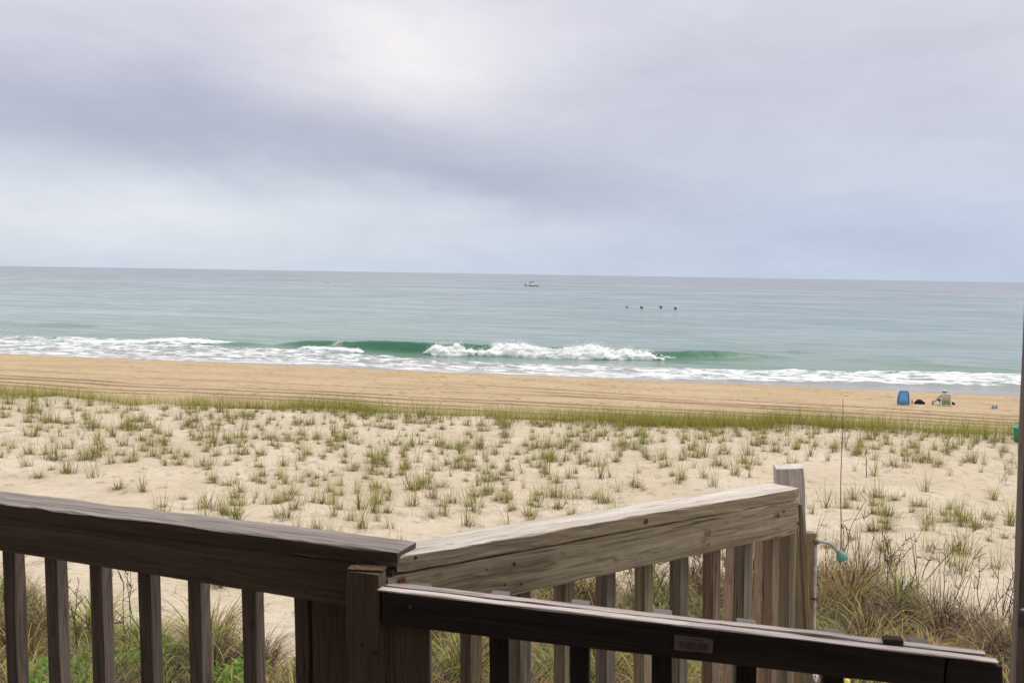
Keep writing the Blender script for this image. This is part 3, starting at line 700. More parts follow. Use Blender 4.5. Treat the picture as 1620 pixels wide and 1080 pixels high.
# ---- outdoor shower
ALU = simple('dull galvanised pipe', (0.27, 0.27, 0.265), 0.6, 0.1, 0.3)
TEAL = simple('teal enamel', (0.075, 0.24, 0.195), 0.5, 0.0, 0.15, 60)
DS = 8.0
base = P(1289, 1080, DS*1.02); base = Vector((base.x, base.y, gz(base.x, base.y)))
shp = empty('shower_post', (base.x-.06, base.y+.08, base.z), 'square brown timber post behind the shower pipe', 'post')
t0 = P(1274.5, 843, DS+.05)
upright('post', t0, t0.z-base.z+.3, 0.085, 0.085, wood('greenish brown post', (0.27, 0.20, 0.11), (0.17, 0.12, 0.065), (0.31, 0.25, 0.16)), shp, Vector((1, 0, 0)), Vector((0, 1, 0)))
pf0 = P(1150, 838, DS+.12); pf1 = P(1272, 846, DS+.12)
fen = empty('plank_fence', (pf0.x+.3, pf0.y, base.z), 'weathered vertical plank screen behind the tan balusters beside the shower', 'fence')
fl = (pf1-pf0).length; npl = 8; fX = (pf1-pf0).normalized()
FM = [W_TAN2, W_GREY, W_TAN, W_TAN2, wood('warm brown plank', (0.36, 0.24, 0.15), (0.2, 0.13, 0.08), (0.4, 0.28, 0.19)), W_TAN, W_GREY, W_TAN]
for i in range(npl):
    q = pf0+fX*(fl*i/npl)+Vector((0, rng.uniform(-.01, .01), rng.uniform(-.03, .01)))
    upright('plank', q, q.z-base.z+.3, fl/npl-.008, .02, FM[i], fen, fX, Vector((0, 1, 0)), lean=Vector((-.01, 0, -1)).normalized())
board('cross_rail', pf0+Vector((0, .04, -.25)), pf1+Vector((0, .04, -.25)), .04, .09, W_TAN, fen)
shw = empty('outdoor_shower', base, 'outdoor shower with grey pipe and teal head by a post', 'shower')
pt = P(1291, 856, DS); pbm = P(1287, 1080, DS); pbm = EYE+(pbm-EYE)*(pt.y/pbm.y)
low = pt+(pbm-pt)*1.5
tube('pipe', [low, pbm, pt+(pt-pbm).normalized()*0.0], 0.0105, ALU, shw, 10)
arm = [P(1291, 856.5, DS), P(1300, 856.5, DS), P(1309, 858, DS), P(1316, 862, DS), P(1321, 867.5, DS), P(1325, 872, DS)]
tube('shower_arm', arm, 0.0125, ALU, shw, 10)
tube('fitting', [P(1288, 857, DS), P(1294, 856, DS)], 0.024, simple('dark fitting', (0.07, .065, .06), .5), shw, 10)
hd = (P(1331, 880, DS)-P(1324, 868, DS)).normalized()
h0 = P(1325.5, 870, DS)
tube('shower_head', [h0, h0+hd*.02, h0+hd*.035, h0+hd*.06, h0+hd*.085, h0+hd*.09], [0.016, 0.022, 0.035, 0.044, 0.045, 0.035], TEAL, shw, 20)
tube('collar', [P(1322.5, 868.5, DS), P(1325.5, 871.5, DS)], 0.019, ALU, shw, 12)
tube('pipe_clip', [pt+(pbm-pt)*.40-Vector((.03, 0, 0)), pt+(pbm-pt)*.40+Vector((.02, 0, 0))], 0.014, CAB, shw)
tube('valve', [P(1289, 1062, DS-.05), P(1291, 1080, DS-.05)], [0.03, 0.022], simple('chrome', (0.6, 0.6, 0.6), 0.2, 0.9), shw, 10)
tag(tube('yellow_pole', [P(1341, 1074, DS), P(1342, 1100, DS)+Vector((0, 0, -.6))], 0.022, simple('yellow paint', (0.6, 0.5, 0.08), 0.5)), 'yellow pole end showing just under the dark gate board', 'pole')
# thin dark rod and a stick in the dune
rb_ = G(1329, 900); r1 = P(1333, 631, (rb_-EYE).dot(fw)*1.0); r1 = EYE+(r1-EYE)*(rb_.y/r1.y)
DK = simple('dark rod', (0.035, 0.025, 0.02), 0.7)
rod = [rb_*(1-f)+r1*f+Vector((0.01*math.sin(f*9), 0, 0)) for f in [i/12 for i in range(13)]]
tag(tube('thin_rod', rod, [0.010-0.006*i/12 for i in range(13)], DK, n=6), 'tall thin dark rod standing in brush behind the shower head', 'rod')
rb_ = G(1371, 755); r1 = rb_+(P(1368, 705, (rb_-EYE).dot(fw))-P(1371, 755, (rb_-EYE).dot(fw)))
tag(tube('stick', [rb_-Vector((0, 0, .1)), (rb_+r1)/2+Vector((.02, 0, 0)), r1], [.012, .01, .005], DK, n=6), 'short dark stick standing in bare dune sand', 'stick')

# ------------------------------------------------------------------ grass
mg, kk, b, o = mat('beach grass')
rn = kk.attr('rnd').outputs['Fac']; hh = kk.attr('hgt').outputs['Fac']
gc = kk.ramp(rn, [(0.0, (0.07, 0.095, 0.012)), (0.3, (0.195, 0.23, 0.022)), (0.58, (0.39, 0.40, 0.055)), (0.70, (0.42, 0.37, 0.12)), (0.80, (0.36, 0.25, 0.12)), (0.92, (0.18, 0.10, 0.05)), (1.0, (0.12, 0.075, 0.045))])
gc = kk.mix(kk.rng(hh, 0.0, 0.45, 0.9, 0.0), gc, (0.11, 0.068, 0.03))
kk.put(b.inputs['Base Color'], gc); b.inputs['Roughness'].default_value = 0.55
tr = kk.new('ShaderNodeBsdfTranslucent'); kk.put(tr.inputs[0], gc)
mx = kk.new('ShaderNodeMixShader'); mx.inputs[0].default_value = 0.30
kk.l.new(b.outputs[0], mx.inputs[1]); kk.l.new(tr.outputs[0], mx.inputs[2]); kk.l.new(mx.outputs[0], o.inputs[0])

def blades(x, y, z, L, width, lean, azim, bend, rnd, seg=4, twist=None):
    """arrays of n blades -> V, F, attrs. lean: initial lean from vertical; bend: extra by the tip"""
    n = len(x); f = np.linspace(0, 1, seg+1)
    th = lean[:, None] + bend[:, None]*f[None]**1.3
    ds = L[:, None]/seg
    hx = np.concatenate([np.zeros((n, 1)), np.cumsum(np.sin(th[:, :-1])*ds, 1)], 1)
    hz = np.concatenate([np.zeros((n, 1)), np.cumsum(np.cos(th[:, :-1])*ds, 1)], 1)
    ca, sa = np.cos(azim)[:, None], np.sin(azim)[:, None]
    cx = x[:, None]+hx*ca; cy = y[:, None]+hx*sa; cz = z[:, None]+hz
    wd = width[:, None]*(1-f[None]**2*0.95)*0.5
    fa = azim+math.pi/2 if twist is None else azim+twist
    wx, wy = np.cos(fa)[:, None]*wd, np.sin(fa)[:, None]*wd
    Lf = np.stack([cx-wx, cy-wy, cz], -1); Rg = np.stack([cx+wx, cy+wy, cz], -1)
    V = np.stack([Lf, Rg], 2).reshape(-1, 3)            # n,(seg+1),2
    base_ = (np.arange(n)*(seg+1)*2)[:, None]+(np.arange(seg)*2)[None]
    Fq = np.stack([base_, base_+1, base_+3, base_+2], -1).reshape(-1, 4)
    rr_ = np.repeat(rnd, (seg+1)*2); hg = np.tile(np.repeat(f, 2), n)
    return V, Fq, rr_, hg
def join(parts):
    V = []; Fq = []; r_ = []; h_ = []; o_ = 0
    for v, f, r1_, h1 in parts: V.append(v); Fq.append(f+o_); r_.append(r1_); h_.append(h1); o_ += len(v)
    return np.concatenate(V), np.concatenate(Fq), np.concatenate(r_), np.concatenate(h_)
def tuft_parts(n, H, spread, dead, green_shift=0.0, droop=1.0, wmul=1.0):
    nl = int(n*0.35)                                   # short dead litter lying round the base
    n = n+nl
    a = rng.uniform(0, 2*math.pi, n); r_ = np.abs(rng.normal(0, spread*0.6, n))
    nc = rng.integers(2, 5); ca_ = rng.uniform(0, 6.28, nc); cr = rng.uniform(0.0, 0.6, nc)*spread; ci = rng.integers(0, nc, n)   # a few shoots per tuft
    ox, oy = cr[ci]*np.cos(ca_[ci]), cr[ci]*np.sin(ca_[ci]); sh_ = rng.uniform(0.55, 1.0, nc)[ci]
    L = H*rng.uniform(0.25, 1.05, n)*sh_
    lean = np.abs(rng.normal(0.0, 0.26, n))+r_/spread*0.15; bend = np.abs(rng.normal(0.35, 0.35, n))*droop
    rnd = np.clip(rng.beta(2, 2.0, n)*0.78+green_shift, 0, 0.7)
    isd = rng.random(n) < dead; isd[:nl] = True; rnd = np.where(isd, rng.uniform(0.72, 1.0, n), rnd)
    L = np.where(isd, L*0.6, L); lean = np.where(isd, lean+rng.uniform(0.2, 1.0, n), lean)
    L[:nl] = rng.uniform(0.08, 0.3, nl); lean[:nl] = rng.uniform(0.9, 1.6, nl); bend[:nl] = rng.uniform(-0.2, 0.3, nl)
    r2 = r_*0.45; r2[:nl] = np.abs(rng.normal(0, spread*0.5, nl))
    return blades(ox+r2*np.cos(a), oy+r2*np.sin(a), np.full(n, -0.02), L, rng.uniform(0.005, 0.0105, n)*wmul, lean, a+rng.normal(0, 0.7, n), bend, rnd, 4, rng.uniform(0.6, 2.5, n))
kinds = [  # name suffix by look, label
    ('upright green beach grass tuft in bare dune sand', lambda: tuft_parts(60, 0.72, 0.19, 0.34)),
    ('brownish dense beach grass tuft with dead blades', lambda: tuft_parts(110, 0.58, 0.22, 0.62, 0.05)),
    ('wide mixed beach grass clump, green over tan litter', lambda: tuft_parts(120, 0.66, 0.36, 0.5)),
    ('sparse thin beach grass tuft of few blades', lambda: tuft_parts(16, 0.62, 0.13, 0.2, 0.0, 1.2)),
    ('tall loose beach grass tuft with arching blades', lambda: tuft_parts(38, 0.88, 0.20, 0.15, 0.0, 1.3)),
]
var_ = []
for lb, fn_ in kinds:
    row = []
    for j in range(3):
        d_ = fn_(); m_ = mesh_np('grass_tuft', d_[0], d_[1], False, {'rnd': d_[2], 'hgt': d_[3]}); m_.materials.append(mg); row.append((m_, d_))
    var_.append(row)
hand = [(320,738),(470,742),(560,745),(375,800),(440,795),(500,795),(650,775),(700,815),(640,722),(150,755),(190,772),(60,755),(15,715),(225,778),(770,750),(845,740),
 (800,795),(840,800),(885,805),(960,795),(1130,770),(1050,738),(1145,718),(1340,712),(1400,815),(1470,838),(1540,840),(1510,872),(1600,832),(1465,778),(1380,752),(570,835),(745,832),
 (1000,768),(1005,705),(910,712),(730,740),(690,705),(520,705),(430,705),(260,705),(100,748),(210,730),(130,695),(655,800),(365,815),(330,805),(595,775),(600,690),(465,715),(1075,765),
 (1350,745),(1385,840),(1405,838),(1570,790),(1585,760),(1545,700),(1290,850),(545,722),(285,735),(40,668),(1440,700),(1480,712),(715,795),(1185,755),(820,720),(950,690),(1120,700),(1170,690)]
pts_ = []
for x, y in hand:
    g = G(x, y); pts_.append((g.x, g.y, 1.2))
cell = {}
def ok(x, y, r):
    ci, cj = int(x//2), int(y//2)
    for i in (-1, 0, 1):
        for j in (-1, 0, 1):
            for (a1, b1) in cell.get((ci+i, cj+j), ()):
                if (a1-x)**2+(b1-y)**2 < r*r: return False
    return True
for x, y, s1_ in pts_: cell.setdefault((int(x//2), int(y//2)), []).append((x, y))
tries = 0
while tries < 9000:
    tries += 1
    y = random.uniform(13, 40.5); x = random.uniform(-0.62*y-2, 0.62*y+2)
    q = y+0.1*x
    if q > 39.6 or q < 14: continue
    dens = 0.42+2.1*float(fbm(np.array(x*0.22+7), np.array(y*0.22), 3)) + 0.35*sst(np.array(q), 24, 36) - 0.28*sst(np.array(x/y), 0.16, 0.4)*(1-sst(np.array(q), 26, 34)) - 0.1
    if random.random() > dens: continue
    if not ok(x, y, random.choice([0.3, 0.6, 1.0])): continue
    pts_.append((x, y, random.choice([random.uniform(0.5, 0.8), random.uniform(0.8, 1.15), random.uniform(1.0, 1.5)]))); cell.setdefault((int(x//2), int(y//2)), []).append((x, y))
tufts = []
pts_.sort(key=lambda p: p[1]/p[2])
n_ind = 0; rest = []
for i, (x, y, sc) in enumerate(pts_):
    kx = x/y
    wts = [3, 3.0 if kx < 0.1 else 1, 2, 2, 1.2 if kx < 0.1 else 3]
    ki = random.choices(range(5), wts)[0]; vi = random.randrange(3); rz = random.uniform(0, 6.28)
    z = gz(x, y)
    px_, py_, _ = project(Vector((x, y, z)))
    seen = -40 < px_ < 1660 and not (py_ > 760+0.2*px_ and px_ < 640 and py_ > 845)
    if n_ind < 290 and seen:
        ob = bpy.data.objects.new('grass_tuft', var_[ki][vi][0]); C.objects.link(ob)
        ob.location = (x, y, z); ob.rotation_euler = (0, 0, rz); ob.scale = (sc, sc, sc*random.uniform(0.85, 1.1))
        tag(ob, None, 'grass tuft', 'beach grass tufts scattered over the dune'); n_ind += 1; tufts.append((px_, py_, ki, ob))
    else: rest.append((x, y, z, sc, ki, vi, rz))
KN = ['upright green grass tuft', 'brownish dense grass tuft', 'wide mixed grass clump', 'sparse thin grass tuft', 'tall arching grass tuft']
COLN = ['at the far left edge', 'left of the railing corner', 'just left of the corner', 'above the railing corner', 'above the tan railing', 'left of the bleached post', 'around the thin rod', 'beside the right porch post']
ROWN = ['close above the railings', 'low on the dune', 'halfway up the dune', 'high on the dune', 'right below the crest']
ORD = ['leftmost', 'second', 'third', 'fourth', 'fifth', 'sixth', 'seventh', 'eighth', 'ninth', 'tenth', 'eleventh', 'twelfth', 'thirteenth', 'fourteenth']
cells = {}
for px_, py_, ki, ob in tufts:
    lim = (835, 780, 735, 700)
    rw = sum(py_ < q-0.0 for q in lim); cl = min(7, max(0, int(px_//202.5)))
    cells.setdefault((ki, rw, cl), []).append((px_, ob))
for (ki, rw, cl), ls in cells.items():
    ls.sort(key=lambda q: q[0])
    for i, (_, ob) in enumerate(ls):
        ob['label'] = KN[ki]+' '+ROWN[rw]+', '+COLN[cl] if len(ls) == 1 else (KN[ki]+' '+ROWN[rw]+', '+COLN[cl]+(', leftmost' if i == 0 else ', %s from left' % ORD[i]))
parts = []
for x, y, z, sc, ki, vi, rz in rest:
    v, f, r1_, h1 = var_[ki][vi][1]; c, s0 = math.cos(rz), math.sin(rz)
    v2 = np.stack([(v[:, 0]*c-v[:, 1]*s0)*sc+x, (v[:, 0]*s0+v[:, 1]*c)*sc+y, v[:, 2]*sc+z], -1); parts.append((v2, f, r1_, h1))
# crest line and back slope of the dune
n = 80000
xx = rng.uniform(-36, 34, n); q = np.where(rng.random(n) < 0.8, rng.normal(40.6, 1.0, n), rng.uniform(41, 49, n)); yy = q-0.1*xx
keep = rng.random(n) < np.clip(0.50+0.15*(xx > 0)+2.2*fbm(xx*0.45, yy*0.35, 3)-0.02*np.clip(q-42, 0, 9)*4, 0.05, 1)
xx, yy = xx[keep], yy[keep]; n = len(xx)
rnd = np.clip(rng.beta(2, 2.0, n)*0.62+0.14, 0, 0.7); rnd = np.where(rng.random(n) < 0.14, rng.uniform(0.72, 0.95, n), rnd)
parts.append(blades(xx, yy, ground_z(xx, yy)-0.02, rng.uniform(0.2, 0.95, n)*rng.uniform(.7, 1, n)*(1+0.15*(xx > 0)), rng.uniform(0.007, 0.013, n), np.abs(rng.normal(0, 0.3, n)), rng.uniform(0, 6.28, n), rng.uniform(0, 0.8, n), rnd, 3, rng.uniform(0.4, 2.7, n)))
# stray blades and dead litter on the dune
n = 9000
yy = rng.uniform(13, 40, n); xx = yy*rng.uniform(-0.62, 0.62, n)
kp = rng.random(n) < np.clip(0.35+2.0*fbm(xx*0.22+7, yy*0.22, 3), 0, 1); xx, yy = xx[kp], yy[kp]; n = len(xx)
rnd = np.where(rng.random(n) < 0.5, rng.uniform(0.72, 1, n), rng.uniform(0.2, 0.6, n))
parts.append(blades(xx, yy, ground_z(xx, yy)-0.01, rng.uniform(0.10, 0.38, n), rng.uniform(0.005, 0.009, n), rng.uniform(0, 1.3, n), rng.uniform(0, 6.28, n), rng.uniform(0.2, 1.2, n), rnd, 3))
V, Fq, r1_, h1 = join(parts)
me = mesh_np('beach_grass', V, Fq, False, {'rnd': r1_, 'hgt': h1}); me.materials.append(mg)
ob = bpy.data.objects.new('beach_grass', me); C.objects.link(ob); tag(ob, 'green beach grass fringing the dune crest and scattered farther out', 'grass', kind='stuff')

# ------------------------------------------------------------------ brush close below the deck
mb, kk, b, o = mat('dry brush')
rn = kk.attr('rnd').outputs['Fac']
bc = kk.ramp(rn, [(0.0, (0.12, 0.20, 0.02)), (0.22, (0.27, 0.32, 0.04)), (0.40, (0.38, 0.32, 0.09)), (0.55, (0.37, 0.235, 0.095)), (0.7, (0.235, 0.13, 0.06)), (0.85, (0.12, 0.066, 0.036)), (1.0, (0.045, 0.03, 0.022))])
kk.put(b.inputs['Base Color'], bc); b.inputs['Roughness'].default_value = 0.7
def brush_z(x, y):   # brush builds up in mounds
    return ground_z(x, y)
def scatter(n, poly, jit=0.0):
    """random ground points whose photograph position falls inside a picture-derived footprint on the dune"""
    gp = [G(px, py) for px, py in poly]; gx = np.array([p.x for p in gp]); gy = np.array([p.y for p in gp])
    x = rng.uniform(gx.min(), gx.max(), n*4); y = rng.uniform(gy.min(), gy.max(), n*4)
    inside = np.zeros(len(x), bool); j = len(gx)-1
    for i in range(len(gx)):
        c = ((gy[i] > y) != (gy[j] > y)) & (x < (gx[j]-gx[i])*(y-gy[i])/(gy[j]-gy[i]+1e-9)+gx[i]); inside ^= c; j = i
    x, y = x[inside][:n], y[inside][:n]; return x, y
def brush(name, poly, n, Lr, wr, leanr, bendr, rfun, label, cat, hmax=0.5, seg=5, mt=None):
    x, y = scatter(n, poly); m_ = len(x)
    clump = 0.5+1.2*fbm(x*0.9, y*0.9, 3)+0.3*fbm(x*0.25, y*0.25, 2)
    z = ground_z(x, y)+rng.uniform(-0.03, 1, m_)**1.5*hmax*np.clip(clump, 0.1, 1.2)
    d_ = blades(x, y, z, rng.uniform(*Lr, m_)*(0.6+0.7*np.clip(clump, 0, 1)), rng.uniform(*wr, m_), rng.uniform(*leanr, m_), rng.uniform(0, 6.28, m_), rng.uniform(*bendr, m_), rfun(m_, x, y, z), seg, rng.uniform(0.4, 2.7, m_))
    me = mesh_np(name, d_[0], d_[1], False, {'rnd': d_[2], 'hgt': d_[3]}); me.materials.append(mt or mb)
    ob = bpy.data.objects.new(name, me); C.objects.link(ob); tag(ob, label, cat, kind='stuff')
def dryc(m_, x, y, z): return np.clip(0.80+0.5*fbm(x*0.8, y*0.8, 3)*2+rng.normal(0, .15, m_), 0.05, 1)
def mixc(m_, x, y, z): return np.clip(0.24+1.5*fbm(x*0.6+4, y*0.6, 3)+rng.normal(0, .17, m_), 0.0, 0.95)
Rpoly = [(1240, 960), (1290, 925), (1350, 920), (1420, 955), (1500, 985), (1600, 1015), (1760, 1030), (1900, 1300), (1150, 1300)]
Cpoly = [(640, 960), (760, 940), (900, 940), (1100, 930), (1240, 920), (1300, 1300), (600, 1300)]
Lpoly = [(-300, 950), (40, 950), (110, 985), (200, 1022), (280, 1030), (360, 1015), (430, 1075), (520, 1085), (640, 1040), (680, 1300), (-400, 1300)]
brush('dry_brush', Rpoly, 11000, (0.25, 0.75), (0.007, 0.013), (0.5, 1.9), (0.3, 2.4), dryc, 'tangled brown dry brush right of the shower post', 'brush', 0.42)
brush('dry_brush', Cpoly, 9000, (0.25, 0.7), (0.007, 0.013), (0.3, 1.8), (0.3, 2.2), dryc, 'reddish dry brush seen between the tan balusters', 'brush', 0.45)
brush('dry_brush', Lpoly, 8000, (0.25, 0.7), (0.007, 0.013), (0.4, 1.8), (0.3, 2.2), dryc, 'straw brown dry brush seen between the left balusters', 'brush', 0.35)
brush('brush_grass', Rpoly, 1700, (0.3, 0.75), (0.008, 0.014), (0, 0.8), (0.3, 1.9), mixc, 'green and yellow grass blades growing through the right brush', 'grass', 0.2)
brush('brush_grass', Cpoly, 2200, (0.3, 0.7), (0.008, 0.014), (0, 0.8), (0.3, 1.8), mixc, 'green grass blades behind the tan balusters', 'grass', 0.15)
brush('brush_grass', Lpoly, 4500, (0.3, 0.75), (0.008, 0.014), (0.1, 0.9), (0.5, 2.2), mixc, 'long yellow green grass behind the left balusters', 'grass', 0.15)
def mounds(name, poly, nm, nb, label, green, Lr=(0.45, 0.95), gap=0.45):
    cx, cy = scatter(nm*6, poly); P2 = []; ch = []
    for a_, c_ in zip(cx, cy):
        if all((a_-u_)**2+(c_-v_)**2 > gap*gap for u_, v_ in ch): ch.append((a_, c_))
        if len(ch) >= nm: break
    for a_, c_ in ch:
        n_ = int(nb*random.uniform(.6, 1.3)); sz = random.uniform(.6, 1.15); az_ = rng.uniform(0, 2*math.pi, n_); rr_ = rng.uniform(0, .22, n_)*sz
        g_ = random.random() < green; main = random.uniform(.02, .38) if g_ else random.uniform(.58, 1.0)
        rn_ = np.clip(rng.normal(main, .12, n_), 0, 1); od = rng.random(n_) < .16; rn_ = np.where(od, rng.uniform(0.1, 1, n_), rn_)
        x_ = a_+rr_*np.cos(az_); y_ = c_+rr_*np.sin(az_)
        P2.append(blades(x_, y_, ground_z(x_, y_)-.03, rng.uniform(*Lr, n_)*sz, rng.uniform(.006, .012, n_)*np.where(od, 1.9, 1.0), rng.uniform(0, .55, n_), az_+rng.normal(0, .5, n_), rng.uniform(1.0, 2.9, n_), rn_, 6, rng.uniform(.5, 2.6, n_)))
    V, Fq, r1_, h1 = join(P2)
    me = mesh_np(name, V, Fq, False, {'rnd': r1_, 'hgt': h1}); me.materials.append(mb)
    ob = bpy.data.objects.new(name, me); C.objects.link(ob); tag(ob, label, 'brush', kind='stuff')
mounds('brush_mounds', Rpoly, 95, 300, 'drooping brown and green grass mounds right of the shower post', .14)
mounds('brush_mounds', Cpoly, 60, 260, 'drooping brown grass mounds behind the tan balusters', .25)
mounds('brush_mounds', Lpoly, 75, 280, 'drooping green and straw grass mounds behind the left balusters', .26)
# dark upright seed stalks at the rim of the brush
St = [(1290, 900), (1340, 880), (1420, 915), (1520, 950), (1600, 975), (1600, 1020), (1500, 1000), (1400, 965), (1290, 945)]
brush('dead_stalks', St, 90, (0.3, 1.0), (0.007, 0.016), (0, 0.35), (-0.2, 0.5), lambda m_, x, y, z: rng.uniform(0.78, 1.0, m_), 'dark upright dead stalks rimming the right brush', 'stalks', 0.1)
def twigs(name, poly, n, label):
    x, y = scatter(n, poly); V = []; Fc = []
    for a_, c_ in zip(x, y):
        z_ = gz(a_, c_); L_t = random.uniform(.5, 1.15); p = Vector((a_, c_, z_+random.uniform(-.1, .2))); d_ = Vector((random.uniform(-.45, .45), random.uniform(-.35, .35), 1)).normalized()
        pts = [p]; st_ = 6
        for i in range(st_):
            d_ = (d_+Vector((random.uniform(-.22, .22), random.uniform(-.22, .22), random.uniform(-.05, .1)))).normalized(); pts.append(pts[-1]+d_*L_t/st_)
        v, f = tube_mesh(pts, [.008*(1-i/st_*.7) for i in range(st_+1)], 4); o0 = len(V); V += v; Fc += [tuple(q+o0 for q in ff) for ff in f]
        for b_ in range(random.randint(3, 8)):
            q0 = pts[random.randint(2, st_)]; dd_ = Vector((random.uniform(-1, 1), random.uniform(-1, 1), random.uniform(.1, 1))).normalized(); l_ = random.uniform(.06, .22)
            v, f = tube_mesh([q0, q0+dd_*l_*.5, q0+dd_*l_+Vector((0, 0, random.uniform(-.04, .05)))], [.006, .005, .003], 4); o0 = len(V); V += v; Fc += [tuple(q+o0 for q in ff) for ff in f]
    me = bpy.data.meshes.new(name); me.from_pydata(V, [], Fc); me.materials.append(simple('dead twig', (.09, .055, .045), .85, 0, .4, 6)); me.update()
    ob = bpy.data.objects.new(name, me); C.objects.link(ob); tag(ob, label, 'twigs', kind='stuff')
twigs('dead_twigs', St, 30, 'dark branching dead twigs sticking out of the right brush')
twigs('dead_twigs', [(900, 1000), (1150, 960), (1150, 1080), (850, 1080)], 25, 'dark branching twigs behind the tan balusters')
twigs('dead_twigs', [(100, 975), (240, 1010), (250, 1080), (80, 1060)], 10, 'dark thin twigs in the grass behind the left balusters')
# leafy weeds
ml, kk, b, o = mat('weed leaf')
rn = kk.attr('rnd').outputs['Fac']
lc = kk.ramp(rn, [(0, (0.09, 0.20, 0.012)), (0.5, (0.17, 0.32, 0.025)), (1, (0.27, 0.40, 0.05))]); kk.put(b.inputs['Base Color'], lc); b.inputs['Roughness'].default_value = 0.5
tr = kk.new('ShaderNodeBsdfTranslucent'); kk.put(tr.inputs[0], lc); mx = kk.new('ShaderNodeMixShader'); mx.inputs[0].default_value = 0.35
kk.l.new(b.outputs[0], mx.inputs[1]); kk.l.new(tr.outputs[0], mx.inputs[2]); kk.l.new(mx.outputs[0], o.inputs[0])
def uni(m_, x, y, z): return rng.uniform(0, 1, m_)
brush('leafy_weeds', [(40, 1068), (180, 1058), (230, 1058), (320, 1070), (420, 1110), (420, 1300), (0, 1300)], 9000, (0.06, 0.16), (0.025, 0.055), (0.4, 1.5), (0, 0.9), uni, 'bright green leafy weeds low behind the left balusters', 'weeds', 0.75, 3, ml)
brush('leafy_weeds', [(1288, 985), (1325, 985), (1340, 1040), (1288, 1060)], 700, (0.06, 0.13), (0.02, 0.05), (0.3, 1.3), (0, 0.9), uni, 'bright green leafy weeds beside the shower pipe', 'weeds', 0.40, 3, ml)
brush('leafy_weeds', [(640, 1060), (800, 1040), (1000, 1040), (1100, 1080), (1100, 1300), (600, 1300)], 1500, (0.06, 0.13), (0.02, 0.05), (0.3, 1.3), (0, 0.9), uni, 'green leafy weeds low behind the dark gate', 'weeds', 0.3, 3, ml)

# ------------------------------------------------------------------ beach things
def bpt(px, py):
    p = G(px, py); return Vector((p.x, p.y, gz(p.x, p.y)))
def pmesh(name, V, Fc, m, parent=None, loc=None, smooth=False, th=None):
    me = bpy.data.meshes.new(name); me.from_pydata([tuple(v) for v in V], [], Fc)
    for p in me.polygons: p.use_smooth = smooth
    me.update(); o_ = bpy.data.objects.new(name, me); me.materials.append(m); C.objects.link(o_)
    if parent: o_.parent = parent
    if loc is not None: o_.location = loc
    if th: md = o_.modifiers.new('solid', 'SOLIDIFY'); md.thickness = th
    return o_
def ltube(name, pts, rad, m, parent, n=8):
    V, Fc = tube_mesh(pts, rad, n); o_ = pmesh(name, V, Fc, m, parent); 
    for p in o_.data.polygons: p.use_smooth = True
    return o_
def sheet(name, pts, m, parent, th=0.01):
    """pts: rows of equal length"""
    nr, nc = len(pts), len(pts[0]); V = [p for r_ in pts for p in r_]
    Fc = [(i*nc+j, i*nc+j+1, (i+1)*nc+j+1, (i+1)*nc+j) for i in range(nr-1) for j in range(nc-1)]
    return pmesh(name, V, Fc, m, parent, smooth=True, th=th)
BLUE = simple('blue canvas', (0.17, 0.43, 0.92), 0.7); BLUED = simple('darker blue canvas', (0.06, 0.17, 0.50), 0.7)
WHT = simple('white frame', (0.8, 0.8, 0.78), 0.4); GRN = simple('green fabric', (0.14, 0.52, 0.26), 0.7)
TANF = simple('grey tan fabric', (0.52, 0.50, 0.39), 0.8); BLK = simple('black fabric', (0.008, 0.008, 0.009), 0.9)
# chairs face the sea (+y), local x right
def rot_at(o_, p, rz): o_.location = p; o_.rotation_euler = (0, 0, rz)
bc_ = empty('beach_chair', (0, 0, 0), 'blue canvas high back beach chair facing the sea', 'beach chair', 'beach chairs set out facing the sea')
def row(wd, y, z, sag=0.0, n=5): return [((i/(n-1)-0.5)*wd, y+sag*(1-(2*i/(n-1)-1)**2), z) for i in range(n)]
sheet('backrest', [row(0.60, -0.16, 0.06, .02), row(0.60, -0.24, 0.45, .03), row(0.56, -0.34, 0.82, .03), row(0.48, -0.38, 0.96, .01)], BLUE, bc_)
sheet('seat', [row(0.58, -0.14, 0.10, .0), row(0.58, 0.15, 0.05), row(0.58, 0.42, 0.18)], BLUE, bc_)
for s in (-1, 1):
    ltube('frame_rail', [(s*.33, -.12, .0), (s*.33, -.22, .35), (s*.31, -.34, .80), (s*.26, -.39, .97), (0, -.4, 1.0)], 0.028, BLUED, bc_)
    sheet('side_panel', [[(s*.34, -.10, .0), (s*.39, .12, .0)], [(s*.34, -.20, .38), (s*.40, .1, .36)], [(s*.31, -.30, .75), (s*.34, -.15, .72)]], BLUED, bc_)
    ltube('armrest', [(s*.36, -.22, .42), (s*.37, .05, .38), (s*.36, .35, .34)], .02, WHT, bc_)
    ltube('leg', [(s*.34, -.30, .0), (s*.35, .3, .33)], .012, WHT, bc_)
p = bpt(1429, 640.5); rot_at(bc_, p, R(-21))
gc_ = empty('beach_chair', (0, 0, 0), 'low green and tan beach chair with white frame carrying the person', 'beach chair', 'beach chairs set out facing the sea')
sheet('backrest', [row(0.52, -0.10, 0.22, .02), row(0.50, -0.22, 0.50, .03), row(0.48, -0.34, 0.80, .01)], TANF, gc_)
sheet('back_stripe', [row(0.53, -0.06, 0.12, .02), row(0.525, -0.105, 0.22, .02)], GRN, gc_)
sheet('seat', [row(0.52, -0.08, 0.10), row(0.52, 0.18, 0.10), row(0.52, 0.42, 0.22)], GRN, gc_)
